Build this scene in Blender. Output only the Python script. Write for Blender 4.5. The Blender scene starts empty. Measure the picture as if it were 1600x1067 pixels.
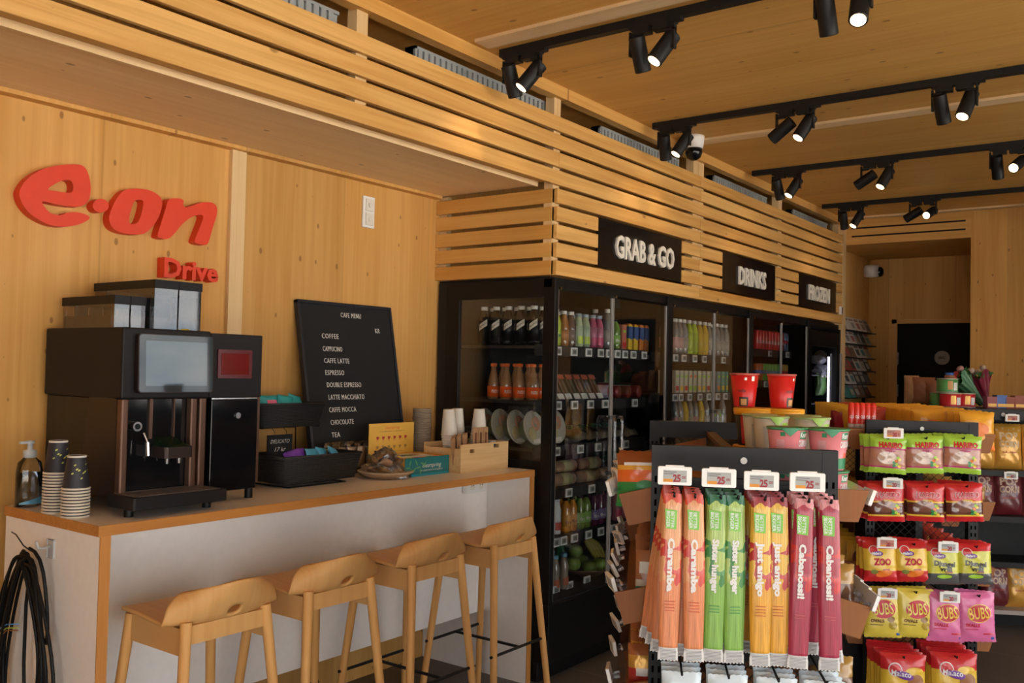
import bpy, bmesh, math, random
from mathutils import Vector, Matrix
random.seed(7)
S = bpy.context.scene
COL = S.collection
PI = math.pi

# ---------------------------------------------------------------- camera, sky, exposure
FPX, YAW, PIT, ROL, EYE = 1440.84, .932308816, .0299142953, .0215922562, 1.55
_w = Vector((math.sin(YAW)*math.cos(PIT), math.cos(YAW)*math.cos(PIT), math.sin(PIT)))
_r0 = Vector((math.cos(YAW), -math.sin(YAW), 0)); _u0 = _r0.cross(_w)
CR = math.cos(ROL)*_r0 + math.sin(ROL)*_u0
CU = -math.sin(ROL)*_r0 + math.cos(ROL)*_u0
cam = bpy.data.cameras.new('camera'); cam.sensor_width = 36; cam.lens = FPX/1600*36; cam.clip_start = .05; cam.clip_end = 200
camo = bpy.data.objects.new('camera', cam); COL.objects.link(camo)
M3 = Matrix((CR, CU, -_w)).transposed().to_4x4(); M3.translation = (0, 0, EYE)
camo.matrix_world = M3
S.camera = camo
S.view_settings.view_transform = 'Standard'; S.view_settings.look = 'None'
S.view_settings.gamma = 1; S.view_settings.use_curve_mapping = False
S.view_settings.exposure = EXPOSURE = 0.0

W = bpy.data.worlds.new('cloudy_sky'); S.world = W; W.use_nodes = True
nt = W.node_tree; nt.nodes.clear()
def N(nt, t, **k):
    n = nt.nodes.new(t)
    for a, v in k.items(): setattr(n, a, v)
    return n
wo = N(nt, 'ShaderNodeOutputWorld'); wb = N(nt, 'ShaderNodeBackground'); wb.inputs[1].default_value = SKY = 6.5
tc = N(nt, 'ShaderNodeTexCoord'); mp = N(nt, 'ShaderNodeMapping'); mp.inputs['Scale'].default_value = (1, 1, 2.2)
no = N(nt, 'ShaderNodeTexNoise'); no.inputs['Scale'].default_value = 8; no.inputs['Detail'].default_value = 7; no.inputs['Roughness'].default_value = .55
cr = N(nt, 'ShaderNodeValToRGB')
cr.color_ramp.elements[0].position = .38; cr.color_ramp.elements[0].color = (.42, .50, .60, 1)
cr.color_ramp.elements[1].position = .64; cr.color_ramp.elements[1].color = (1.0, .94, .86, 1)
L = nt.links.new
L(tc.outputs['Generated'], mp.inputs[0]); L(mp.outputs[0], no.inputs[0]); L(no.outputs[0], cr.inputs[0]); L(cr.outputs[0], wb.inputs[0]); L(wb.outputs[0], wo.inputs[0])

sun = bpy.data.lights.new('sun', 'SUN'); sun.energy = SUN = 26.0; sun.color = (1.0, .93, .82); sun.angle = math.radians(3)
suno = bpy.data.objects.new('sun', sun); COL.objects.link(suno)   # high behind the building: it lights the forecourt, which lights the ceiling
suno.rotation_euler = (-Vector((-.38, -.30, -1))).to_track_quat('Z', 'Y').to_euler()

# the ceiling spots: one warm lamp per head, added by the spot builder below
SPOT_W = 3.0
SPOT_COL = (1.0, .70, .40)

# ---------------------------------------------------------------- helpers: picture rays onto real planes
def ray(x, y): return _w + CR*((x-800)/FPX) - CU*((y-533.5)/FPX)
def on(x, y, ax, v):
    d = ray(x, y); o = Vector((0, 0, EYE)); t = (v-o[ax])/d[ax]; return o + d*t

# ---------------------------------------------------------------- helpers: materials
MATS = {}
def nm(name):
    m = bpy.data.materials.new(name); m.use_nodes = True
    return m, m.node_tree, m.node_tree.nodes['Principled BSDF']
def mat(name, col=None, rough=.5, metal=0, spec=.5, emit=None, es=1, trans=0, coat=0, alpha=1):
    if name in MATS: return MATS[name]
    m, t, b = nm(name)
    c = tuple(col)+(1,) if len(col) == 3 else col
    b.inputs['Base Color'].default_value = c; b.inputs['Roughness'].default_value = rough
    b.inputs['Metallic'].default_value = metal; b.inputs['Specular IOR Level'].default_value = spec
    b.inputs['Coat Weight'].default_value = coat
    b.inputs['Transmission Weight'].default_value = trans
    if emit: b.inputs['Emission Color'].default_value = tuple(emit)+(1,); b.inputs['Emission Strength'].default_value = es
    # a faint procedural unevenness so that no surface is perfectly flat in tone
    if not emit and not trans:
        n = N(t, 'ShaderNodeTexNoise'); n.inputs['Scale'].default_value = 35
        o = N(t, 'ShaderNodeTexCoord'); mx = N(t, 'ShaderNodeMix', data_type='RGBA', blend_type='MULTIPLY')
        mr = N(t, 'ShaderNodeMapRange'); mr.inputs[3].default_value = .95; mr.inputs[4].default_value = 1.04
        t.links.new(o.outputs['Object'], n.inputs[0]); t.links.new(n.outputs[0], mr.inputs[0])
        mx.inputs[0].default_value = 1; mx.inputs[6].default_value = c
        t.links.new(mr.outputs[0], mx.inputs[7]); t.links.new(mx.outputs[2], b.inputs['Base Color'])
    MATS[name] = m; return m
def wood(name, c1, c2, grain='Z', scale=1.0, knots=True, rough=.55, plank=0, kscale=1.0, cross='XY', jitter=0):
    """pine: stretched noise along the grain, ring lines, knots; coordinates are the object's own"""
    if name in MATS: return MATS[name]
    m, t, b = nm(name); l = t.links.new
    o = N(t, 'ShaderNodeTexCoord'); g = ['XYZ'.index(q) for q in grain]
    def mapped(ac, al):
        mm = N(t, 'ShaderNodeMapping'); s = [al*scale if q in g else ac*scale for q in range(3)]; mm.inputs['Scale'].default_value = s
        l(vec, mm.inputs[0]); return mm.outputs[0]
    vec = o.outputs['Object']
    if jitter:      # every copy of a slat shows another piece of the tree
        oi = N(t, 'ShaderNodeObjectInfo'); vm = N(t, 'ShaderNodeVectorMath', operation='MULTIPLY_ADD')
        cb = N(t, 'ShaderNodeCombineXYZ')
        for i in range(3): l(oi.outputs['Random'], cb.inputs[i])
        vm.inputs[1].default_value = (17, 23, 31); l(cb.outputs[0], vm.inputs[0]); l(vec, vm.inputs[2]); vec = vm.outputs[0]
    n1 = N(t, 'ShaderNodeTexNoise'); n1.inputs['Scale'].default_value = 1; n1.inputs['Detail'].default_value = 5; n1.inputs['Distortion'].default_value = .6
    l(mapped(38, 1.3), n1.inputs[0])
    n2 = N(t, 'ShaderNodeTexNoise'); n2.inputs['Scale'].default_value = 1; n2.inputs['Detail'].default_value = 2
    l(mapped(5.5, .5), n2.inputs[0])
    ad = N(t, 'ShaderNodeMath', operation='MULTIPLY_ADD'); ad.inputs[1].default_value = .55; l(n1.outputs[0], ad.inputs[0])
    ml = N(t, 'ShaderNodeMath', operation='MULTIPLY'); ml.inputs[1].default_value = .5; l(n2.outputs[0], ml.inputs[0]); l(ml.outputs[0], ad.inputs[2])
    r = N(t, 'ShaderNodeValToRGB'); r.color_ramp.elements[0].position = .36; r.color_ramp.elements[1].position = .66
    r.color_ramp.elements[0].color = tuple(c2)+(1,); r.color_ramp.elements[1].color = tuple(c1)+(1,)
    l(ad.outputs[0], r.inputs[0]); out = r.outputs[0]
    if plank:
        sx = N(t, 'ShaderNodeSeparateXYZ'); l(vec, sx.inputs[0])
        fl = N(t, 'ShaderNodeMath', operation='MULTIPLY'); fl.inputs[1].default_value = 1/plank
        l(sx.outputs['XYZ'.index(cross[0])], fl.inputs[0])
        f2 = N(t, 'ShaderNodeMath', operation='FLOOR'); l(fl.outputs[0], f2.inputs[0])
        wn = N(t, 'ShaderNodeTexWhiteNoise', noise_dimensions='1D'); l(f2.outputs[0], wn.inputs[1])
        mr = N(t, 'ShaderNodeMapRange'); mr.inputs[3].default_value = .88; mr.inputs[4].default_value = 1.07; l(wn.outputs[0], mr.inputs[0])
        mx = N(t, 'ShaderNodeMix', data_type='RGBA', blend_type='MULTIPLY'); mx.inputs[0].default_value = 1
        l(out, mx.inputs[6]); l(mr.outputs[0], mx.inputs[7]); out = mx.outputs[2]
        fr = N(t, 'ShaderNodeMath', operation='FRACT'); l(fl.outputs[0], fr.inputs[0])
        cp = N(t, 'ShaderNodeMath', operation='LESS_THAN'); cp.inputs[1].default_value = .012; l(fr.outputs[0], cp.inputs[0])
        m3 = N(t, 'ShaderNodeMath', operation='MULTIPLY'); m3.inputs[1].default_value = .18; l(cp.outputs[0], m3.inputs[0])
        mx = N(t, 'ShaderNodeMix', data_type='RGBA'); l(m3.outputs[0], mx.inputs[0]); l(out, mx.inputs[6]); mx.inputs[7].default_value = (.10, .05, .02, 1); out = mx.outputs[2]
    if knots:      # small dark knots scattered over the face, in the plane (across, along)
        sx = N(t, 'ShaderNodeSeparateXYZ'); l(vec, sx.inputs[0]); cb = N(t, 'ShaderNodeCombineXYZ')
        ax = cross[0] if not jitter else 'Z'
        if name in ('pine_ceiling', 'soffit_board'): ax = 'X' if grain == 'Y' else 'Y'
        for i, (q, f) in enumerate(((ax, 11.0*kscale), (grain[0], 6.0*kscale))):
            mm = N(t, 'ShaderNodeMath', operation='MULTIPLY'); mm.inputs[1].default_value = f; l(sx.outputs['XYZ'.index(q)], mm.inputs[0]); l(mm.outputs[0], cb.inputs[i])
        v = N(t, 'ShaderNodeTexVoronoi', voronoi_dimensions='2D'); v.inputs['Scale'].default_value = 1; l(cb.outputs[0], v.inputs[0])
        sc = N(t, 'ShaderNodeSeparateColor'); l(v.outputs['Color'], sc.inputs[0])
        rs = N(t, 'ShaderNodeMapRange'); rs.inputs[1].default_value = .2; rs.inputs[2].default_value = 1; rs.inputs[3].default_value = 0; rs.inputs[4].default_value = .095*(kscale**.5); l(sc.outputs[0], rs.inputs[0])
        sb = N(t, 'ShaderNodeMath', operation='SUBTRACT'); l(rs.outputs[0], sb.inputs[0]); l(v.outputs['Distance'], sb.inputs[1])
        k = N(t, 'ShaderNodeMapRange'); k.inputs[1].default_value = 0; k.inputs[2].default_value = .03; k.inputs[3].default_value = 0; k.inputs[4].default_value = .6; l(sb.outputs[0], k.inputs[0])
        mx = N(t, 'ShaderNodeMix', data_type='RGBA'); l(k.outputs[0], mx.inputs[0]); l(out, mx.inputs[6]); mx.inputs[7].default_value = (.16, .055, .018, 1); out = mx.outputs[2]
    l(out, b.inputs['Base Color']); b.inputs['Roughness'].default_value = rough; b.inputs['Specular IOR Level'].default_value = .3
    MATS[name] = m; return m
def glassmat(name, tint=(1, 1, 1), ior=1.5, rough=0, gl=(1, 1, 1), boost=1.0):
    """thin clear sheet: straight-through light plus fresnel mirror"""
    if name in MATS: return MATS[name]
    m = bpy.data.materials.new(name); m.use_nodes = True; t = m.node_tree; t.nodes.clear(); l = t.links.new
    o = N(t, 'ShaderNodeOutputMaterial'); mx = N(t, 'ShaderNodeMixShader'); tr = N(t, 'ShaderNodeBsdfTransparent'); g = N(t, 'ShaderNodeBsdfGlossy')
    tr.inputs[0].default_value = tuple(tint)+(1,); g.inputs['Roughness'].default_value = rough; g.inputs[0].default_value = tuple(gl)+(1,)
    f = N(t, 'ShaderNodeFresnel'); f.inputs[0].default_value = ior
    mu = N(t, 'ShaderNodeMath', operation='MULTIPLY'); mu.inputs[1].default_value = boost; mu.use_clamp = True
    l(f.outputs[0], mu.inputs[0]); l(mu.outputs[0], mx.inputs[0]); l(tr.outputs[0], mx.inputs[1]); l(g.outputs[0], mx.inputs[2]); l(mx.outputs[0], o.inputs[0])
    MATS[name] = m; return m

# colours
pine_wall = wood('pine_wall', (.68, .375, .115), (.56, .275, .062), 'Z', plank=.62, cross='XY', kscale=.8)
pine_wall_y = wood('pine_wall_side', (.68, .375, .115), (.56, .275, .062), 'Z', plank=.62, cross='YX', kscale=.8)
pine_ceil = wood('pine_ceiling', (.70, .40, .11), (.60, .31, .07), 'Y', plank=1.2, cross='XY', kscale=.55)
pine_slat = wood('pine_slat', (.76, .45, .15), (.54, .26, .058), 'X', knots=True, kscale=.45, jitter=1)
pine_slat_y = wood('pine_slat_side', (.72, .41, .12), (.58, .28, .06), 'Y', knots=False, jitter=1)
pine_post = wood('pine_post', (.74, .52, .27), (.63, .41, .19), 'Z', knots=False)
pine_strip = wood('pine_strip', (.76, .56, .33), (.68, .47, .25), 'Y', knots=False)
soffit_m = wood('soffit_board', (.90, .66, .37), (.80, .55, .28), 'X', plank=0, kscale=.7)
oak_edge = wood('oak_edging', (.58, .25, .06), (.46, .18, .04), 'X', knots=False, scale=2)
oak_edge_z = wood('oak_edging_upright', (.58, .25, .06), (.46, .18, .04), 'Z', knots=False, scale=2)
oak = wood('oak_leg', (.74, .40, .135), (.64, .31, .09), 'Z', knots=False, scale=1.6)
oak_seat = wood('oak_veneer', (.74, .42, .155), (.66, .345, .115), 'YZ', knots=False, scale=1.4)
lt_wood = wood('crate_pine', (.78, .55, .28), (.66, .41, .17), 'X', knots=False, scale=2)
bin_wood = wood('bin_veneer', (.33, .125, .040), (.27, .10, .030), 'Z', knots=False, scale=1.5)
white_lam = mat('white_laminate', (.90, .86, .82), .45)
top_lam = mat('worktop_laminate', (.84, .76, .69), .35)
black = mat('black_coat', (.006, .006, .0065), .45, spec=.25)
blackm = mat('black_metal', (.010, .010, .011), .5, spec=.3)
rackm = mat('rack_metal', (.009, .0085, .009), .45, spec=.3)
blackg = mat('black_gloss', (.006, .006, .007), .10, spec=.35)
dark_in = mat('cooler_lining', (.012, .013, .014), .5, spec=.3)
charcoal = mat('charcoal', (.014, .012, .0125), .5, spec=.2)
bronze = mat('bronze', (.13, .065, .04), .38, .5)
bronze_d = mat('bronze_dark', (.035, .02, .015), .4, .4)
white = mat('white_plastic', (.80, .79, .76), .4)
offwhite = mat('warm_white', (.74, .70, .62), .5)
white_l = mat('white_letters', (.72, .69, .62), .5)
eon_red = mat('signal_red', (.74, .045, .008), .5)
grey_pl = mat('grey_duct', (.30, .32, .32), .6)
chrome = mat('chrome', (.7, .7, .7), .18, 1)
glass = glassmat('clear_glass', (.93, .95, .94), 1.55, boost=1.35)
acryl = glassmat('clear_acrylic', (.86, .86, .90), 1.5, .12)
acryl_bin = glassmat('bin_acrylic', (.84, .84, .87), 1.5, .08, boost=.45)
side_gl = glassmat('side_pane', (.80, .82, .81), 1.5, boost=.55)
acryl_edge = mat('acrylic_edge', (.30, .29, .28), .35)
film = glassmat('clear_film', (.90, .90, .90), 1.5, .15)
wrapf = glassmat('wrap_film', (.92, .92, .93), 1.5, .22, boost=4)
smoke = glassmat('smoked_bin_glass', (.78, .74, .74), 1.5, .03, boost=1.7)
winglass = glassmat('window_glass', (.97, .98, .98), 1.45)
red = mat('pack_red', (.62, .02, .02), .35); dred = mat('pack_dark_red', (.25, .012, .02), .35)
orange = mat('pack_orange', (.80, .20, .02), .35); yellow = mat('pack_yellow', (.83, .50, .03), .35)
lime = mat('pack_lime', (.36, .62, .05), .35); green = mat('pack_green', (.02, .22, .07), .35)
pink = mat('pack_pink', (.72, .16, .30), .35); blue = mat('pack_blue', (.03, .10, .38), .35)
teal = mat('pack_teal', (.01, .25, .28), .35); purple = mat('pack_purple', (.18, .04, .33), .35)
brown = mat('pack_brown', (.16, .06, .025), .5); gold = mat('pack_gold', (.62, .33, .06), .32, .3)
kraft = mat('kraft_paper', (.42, .23, .11), .8)

# ---------------------------------------------------------------- helpers: meshes
class MB:
    """collects shapes; build() links them as ONE mesh object"""
    def __init__(s): s.v = []; s.f = []; s.mi = []; s.k = 0; s.sm = []; s.smooth = False
    def add(s, vs, fs, k=None, smooth=None):
        b = len(s.v); s.v += [tuple(v) for v in vs]
        for f in fs:
            s.f.append(tuple(i+b for i in f)); s.mi.append(s.k if k is None else k); s.sm.append(s.smooth if smooth is None else smooth)
        return s
    def box(s, x0, x1, y0, y1, z0, z1, k=None):
        return s.add([(x0,y0,z0),(x1,y0,z0),(x1,y1,z0),(x0,y1,z0),(x0,y0,z1),(x1,y0,z1),(x1,y1,z1),(x0,y1,z1)],
                     [(0,3,2,1),(4,5,6,7),(0,1,5,4),(1,2,6,5),(2,3,7,6),(3,0,4,7)], k)
    def hexa(s, p, k=None):    # 8 points: bottom 4, top 4
        return s.add(p, [(0,3,2,1),(4,5,6,7),(0,1,5,4),(1,2,6,5),(2,3,7,6),(3,0,4,7)], k)
    def rbox(s, x0, x1, y0, y1, z0, z1, r=.005, n=3, k=None):   # box with rounded upright edges
        pts = []
        for cx, cy, a0 in ((x1-r, y1-r, 0), (x0+r, y1-r, 90), (x0+r, y0+r, 180), (x1-r, y0+r, 270)):
            for i in range(n+1):
                a = math.radians(a0+90*i/n); pts.append((cx+r*math.cos(a), cy+r*math.sin(a)))
        return s.prism(pts, z0, z1, k)
    def prism(s, pts, z0, z1, k=None, axis='Z'):
        n = len(pts)
        def P(a, b, c): return {'Z': (a, b, c), 'Y': (a, c, b), 'X': (c, a, b)}[axis]
        vs = [P(a, b, z0) for a, b in pts]+[P(a, b, z1) for a, b in pts]
        fs = [tuple(range(n))[::-1], tuple(range(n, 2*n))]+[(i, (i+1) % n, n+(i+1) % n, n+i) for i in range(n)]
        if axis == 'Y': fs = [f[::-1] for f in fs]
        return s.add(vs, fs, k)
    def cone(s, p, q, r0, r1, n=16, k=None, caps=True):
        p = Vector(p); q = Vector(q); d = (q-p).normalized(); a = d.orthogonal().normalized(); b = d.cross(a)
        vs = []
        for c, r in ((p, r0), (q, r1)):
            for i in range(n):
                t = 2*PI*i/n; vs.append(c+(a*math.cos(t)+b*math.sin(t))*r)
        s.add(vs, [(i, (i+1) % n, n+(i+1) % n, n+i) for i in range(n)], k, True)
        if caps: s.add(vs, [tuple(range(n))[::-1], tuple(range(n, 2*n))], k, False)
        return s
    def tube(s, pts, r, n=8, k=None):
        pts = [Vector(p) for p in pts]; vs = []; prev = None
        for i, p in enumerate(pts):
            d = (pts[min(i+1, len(pts)-1)]-pts[max(i-1, 0)]).normalized()
            if prev is None: a = d.orthogonal().normalized()
            else:
                a = (prev-d*prev.dot(d)); a = a.normalized() if a.length > 1e-6 else d.orthogonal().normalized()
            prev = a; b = d.cross(a); rr = r[i] if isinstance(r, (list, tuple)) else r
            for j in range(n):
                t = 2*PI*j/n; vs.append(p+(a*math.cos(t)+b*math.sin(t))*rr)
        fs = []
        for i in range(len(pts)-1):
            for j in range(n): fs.append((i*n+j, i*n+(j+1) % n, (i+1)*n+(j+1) % n, (i+1)*n+j))
        m = len(pts)-1
        fs.append(tuple(range(n))[::-1]); fs.append(tuple(m*n+j for j in range(n)))
        return s.add(vs, fs, k, True)
    def lathe(s, prof, c=(0, 0, 0), n=20, k=None, sx=1, sy=1, smooth=True):
        vs = []; c = Vector(c)
        for r, z in prof:
            for j in range(n):
                t = 2*PI*j/n; vs.append(c+Vector((r*sx*math.cos(t), r*sy*math.sin(t), z)))
        fs = []
        for i in range(len(prof)-1):
            for j in range(n): fs.append((i*n+j, i*n+(j+1) % n, (i+1)*n+(j+1) % n, (i+1)*n+j))
        if prof[0][0] > 1e-4: fs.append(tuple(range(n))[::-1])
        if prof[-1][0] > 1e-4: m = len(prof)-1; fs.append(tuple(m*n+j for j in range(n)))
        return s.add(vs, fs, k, smooth)
    def sheet(s, P, nu, nv, k=None, smooth=True):    # P(u,v) with u,v in 0..1
        vs = [P(i/nu, j/nv) for j in range(nv+1) for i in range(nu+1)]; w = nu+1
        return s.add(vs, [(j*w+i, j*w+i+1, (j+1)*w+i+1, (j+1)*w+i) for j in range(nv) for i in range(nu)], k, smooth)
    def build(s, name, ms, parent=None, loc=None, rotz=0, bevel=0, M=None):
        me = bpy.data.meshes.new(name)
        vs = s.v if M is None else [tuple(M @ Vector(v)) for v in s.v]
        me.from_pydata(vs, [], s.f)
        ms = ms if isinstance(ms, (list, tuple)) else [ms]
        for m in ms: me.materials.append(m)
        me.polygons.foreach_set('material_index', s.mi); me.polygons.foreach_set('use_smooth', s.sm); me.update()
        o = bpy.data.objects.new(name, me); COL.objects.link(o)
        if parent: o.parent = parent
        if loc is not None: o.location = loc
        if rotz: o.rotation_euler = (0, 0, rotz)
        if bevel:
            b = o.modifiers.new('bevel', 'BEVEL'); b.width = bevel; b.segments = 2; b.limit_method = 'ANGLE'
        return o
def tag(o, label, cat, group=None):
    o['label'] = label; o['category'] = cat
    if group: o['group'] = group
    elif 'group' in o.keys(): del o['group']
    return o
def thing(name, label, cat, loc=(0, 0, 0), rotz=0, group=None, rot=None):
    o = bpy.data.objects.new(name, None); COL.objects.link(o); o.empty_display_size = .02
    o.location = loc; o.rotation_euler = rot if rot else (0, 0, rotz)
    return tag(o, label, cat, group)
def struct(o): o['kind'] = 'structure'; return o
def dup(root, loc=None, rotz=None, label=None, group=None, rot=None):
    def cp(o, par):
        c = o.copy(); COL.objects.link(c); c.parent = par
        for ch in o.children: cp(ch, c)
        return c
    r = cp(root, None)
    if loc is not None: r.location = loc
    if rotz is not None: r.rotation_euler = (0, 0, rotz)
    if rot is not None: r.rotation_euler = rot
    if label: r['label'] = label
    if group: r['group'] = group
    return r
class Kind:
    """the first placement uses the thing itself, later ones its copies"""
    def __init__(s, make): s.make = make; s.root = None
    def put(s, loc, label, rotz=0, group=None, rot=None):
        if s.root is None:
            s.root = s.make(); r = s.root; r.location = loc; r.rotation_euler = rot if rot else (0, 0, rotz); r['label'] = label
            if group: r['group'] = group
            return r
        return dup(s.root, loc, rotz, label, group, rot)
_TX = {}
def text_mesh(s, bold=0.0, ext=0.0, spacing=1.0, shear=0.0):
    """letters as plain geometry, 1 unit high capitals, centred on x, resting on y=0: (verts, faces)"""
    key = (s, bold, ext, spacing, shear)
    if key in _TX: return _TX[key]
    c = bpy.data.curves.new('t', 'FONT'); c.body = s; c.size = 1.4; c.resolution_u = 2; c.offset = bold; c.extrude = ext; c.space_character = spacing; c.shear = shear
    o = bpy.data.objects.new('t', c); COL.objects.link(o)
    dg = bpy.context.evaluated_depsgraph_get(); me = bpy.data.meshes.new_from_object(o.evaluated_get(dg))
    vs = [v.co.copy() for v in me.vertices]; fs = [tuple(p.vertices) for p in me.polygons]
    bpy.data.objects.remove(o); bpy.data.curves.remove(c); bpy.data.meshes.remove(me)
    if vs:
        x0 = min(v.x for v in vs); x1 = max(v.x for v in vs)
        vs = [Vector((v.x-(x0+x1)/2, v.y, v.z)) for v in vs]
    _TX[key] = (vs, fs, (x1-x0) if vs else 0); return _TX[key]
def text(mb, s, fn, h=None, w=None, bold=.02, ext=0.0, spacing=1.0, shear=0.0, k=None, stretch=1.0):
    """fn(x, y, z) places a letter vertex (metres along the line, up, out)"""
    vs, fs, tw = text_mesh(s, bold, ext, spacing, shear)
    if not vs: return
    if w and h: sx, sy = w/tw, h
    elif w: sx = sy = w/tw
    else: sx = h*stretch; sy = h
    mb.add([fn(v.x*sx, v.y*sy, v.z) for v in vs], fs, k, False)
ORD = ['first', 'second', 'third', 'fourth', 'fifth', 'sixth', 'seventh', 'eighth', 'ninth', 'tenth', 'eleventh', 'twelfth', 'thirteenth', 'fourteenth', 'fifteenth', 'sixteenth', 'seventeenth', 'eighteenth']
NUM = ['no', 'one', 'two', 'three', 'four', 'five', 'six', 'seven', 'eight', 'nine', 'ten', 'eleven', 'twelve', 'thirteen', 'fourteen', 'fifteen', 'sixteen', 'seventeen', 'eighteen']

# ================================================================ THE ROOM
YF, YW, XC, XE, ZC = 2.551, 3.34, 3.79, 8.487, 2.97
X0, Y0 = -2.3, -3.4          # the glazed shop front is behind and left of the viewer
fm, t, b = nm('floor_tile'); MATS['floor_tile'] = fm
o_ = N(t, 'ShaderNodeTexCoord'); br = N(t, 'ShaderNodeTexBrick'); br.offset = 0; br.inputs['Scale'].default_value = 1
br.inputs['Color1'].default_value = (.105, .086, .074, 1); br.inputs['Color2'].default_value = (.12, .10, .087, 1); br.inputs['Mortar'].default_value = (.22, .18, .155, 1)
br.inputs['Mortar Size'].default_value = .003; br.inputs['Brick Width'].default_value = .6; br.inputs['Row Height'].default_value = .6
mpn = N(t, 'ShaderNodeMapping'); mpn.inputs['Location'].default_value = (.1, .09, 0); t.links.new(o_.outputs['Object'], mpn.inputs[0]); t.links.new(mpn.outputs[0], br.inputs[0]); t.links.new(br.outputs[0], b.inputs['Base Color']); b.inputs['Roughness'].default_value = .5
struct(MB().box(X0-.2, 10, Y0-.2, YW+.3, -.1, 0).build('floor', fm))
gm = mat('paving', (.60, .57, .53), .8)
struct(MB().box(-40, 40, -40, 40, -.16, -.11).build('ground', gm))
struct(MB().box(X0-.2, 10, Y0-.2, YW+.3, ZC, ZC+.2).build('ceiling', pine_ceil))
struct(MB().box(X0-.2, 10, YW, YW+.15, 0, ZC).build('wall_back', pine_wall))
# shop front glazing: left side and behind, out of the frame, where the daylight comes from
def glazed(name, n, along, fixed, a0, a1, z1):
    fr = MB(); k = n
    for i in range(k+1):
        a = a0+(a1-a0)*i/k
        if along == 'X': fr.box(a-.035, a+.035, fixed-.05, fixed+.05, 0, z1)
        else: fr.box(fixed-.05, fixed+.05, a-.035, a+.035, 0, z1)
    for z in (0, z1-.08):
        if along == 'X': fr.box(a0, a1, fixed-.05, fixed+.05, z, z+.08)
        else: fr.box(fixed-.05, fixed+.05, a0, a1, z, z+.08)
    o = struct(fr.build(name, black))
    g = MB()
    if along == 'X': g.add([(a0, fixed, .05), (a1, fixed, .05), (a1, fixed, z1-.05), (a0, fixed, z1-.05)], [(0, 1, 2, 3)])
    else: g.add([(fixed, a0, .05), (fixed, a1, .05), (fixed, a1, z1-.05), (fixed, a0, z1-.05)], [(0, 1, 2, 3)])
    g.build('window_pane', winglass, o)
glazed('window_1', 3, 'Y', X0, Y0, .2, 2.55)
glazed('window_2', 6, 'X', Y0, X0, 6.4, 2.55)
struct(MB().box(X0-.1, X0+.06, .2, YW, 0, ZC).build('wall_left', pine_wall_y))
struct(MB().box(X0-.1, X0+.06, Y0, .2, 2.55, ZC).build('trim_1', pine_wall_y))
struct(MB().box(X0, 6.4, Y0-.06, Y0+.06, 2.55, ZC).build('trim_2', pine_wall))
struct(MB().box(6.4, XE, Y0-.06, Y0+.06, 0, ZC).build('wall_front', pine_wall))
# far wall with the alcove and a dark door whose mirror image shows in the cooler glass
AY1, AY0, AZ, AX = 2.675, 1.519, 2.739, 9.69
w = MB()
w.box(XE, XE+.12, .68, AY0, 0, ZC).box(XE, XE+.12, -.35, .68, 2.10, ZC).box(XE, XE+.12, Y0, -.35, 0, ZC)
struct(w.build('wall_right', pine_wall_y))
struct(MB().box(XE+.03, XE+.08, -.35, .68, 0, 2.10).build('door_2', mat('door_dark', (.006, .006, .006), .5, spec=.2)))
w = MB(); w.box(XE, XE+.05, AY0, AY1, AZ, ZC-.001)
for z in (2.885, 2.812): w.box(XE-.001, XE+.001, 1.56, 2.50, z-.007, z+.007, 1)
struct(w.build('trim_3', [wood('pine_header', (.68, .375, .115), (.56, .275, .062), 'Y', knots=False), black]))
struct(MB().box(XE+.05, AX, AY0-.1, AY1+.1, AZ, AZ+.1).build('trim_4', pine_ceil))
struct(MB().box(XE, AX+.1, AY1, YW+.1, 0, ZC).build('wall_alcove_side', pine_wall))
struct(MB().box(XE+.12, AX+.1, AY0-.1, AY0, 0, AZ).build('wall_alcove_right', pine_wall))
w = MB(); w.box(AX, AX+.1, 2.43, AY1+.1, 0, AZ).box(AX, AX+.1, AY0-.1, 2.43, 2.10, AZ)
struct(w.build('wall_alcove_back', pine_wall_y))
d = struct(MB().box(AX+.02, AX+.07, 1.50, 2.43, 0, 2.10).build('door_1', mat('door_black', (.005, .005, .0055), .55, spec=.15)))
MB().box(AX-.012, AX+.03, 2.40, 2.45, 0, 2.13).box(AX-.012, AX+.03, 1.45, 2.45, 2.087, 2.13).build('door_frame', oak_seat, d)
m_ = MB()
for z in (1.74, 1.42): m_.box(AX+.005, AX+.02, 2.385, 2.40, z-.06, z+.06)
m_.build('hinge', chrome, d)
s_ = thing('restroom_sign', 'small round pale door sign in the middle of the black alcove door', 'sign', (AX+.008, 1.985, 1.75))
MB().cone((0, 0, 0), (.012, 0, 0), .068, .068, 28).build('disc', mat('sign_beige', (.30, .26, .20), .5), s_)
k_ = MB(); text(k_, 'WC', lambda x, y, z: (-.002, -x, y-.014), h=.028, bold=.03); k_.build('lettering', black, s_)
# little trims at the wall and soffit
struct(MB().box(2.432, 2.505, YW-.022, YW, 0, 2.478).build('trim_5', pine_post))
struct(MB().box(X0+.06, XC, 2.67, YW, 2.482, 2.50).build('soffit_ceiling', soffit_m))
struct(MB().box(X0+.06, XC, 2.626, 2.656, 2.494, 2.53).build('trim_90', pine_slat))
struct(MB().box(X0+.06, XC-.02, YW-.05, YW, 2.466, 2.482).build('trim_6', pine_wall))
struct(MB().box(X0+.06, XC-.02, 2.656, 2.672, 2.470, 2.53).build('trim_7', soffit_m))

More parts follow.
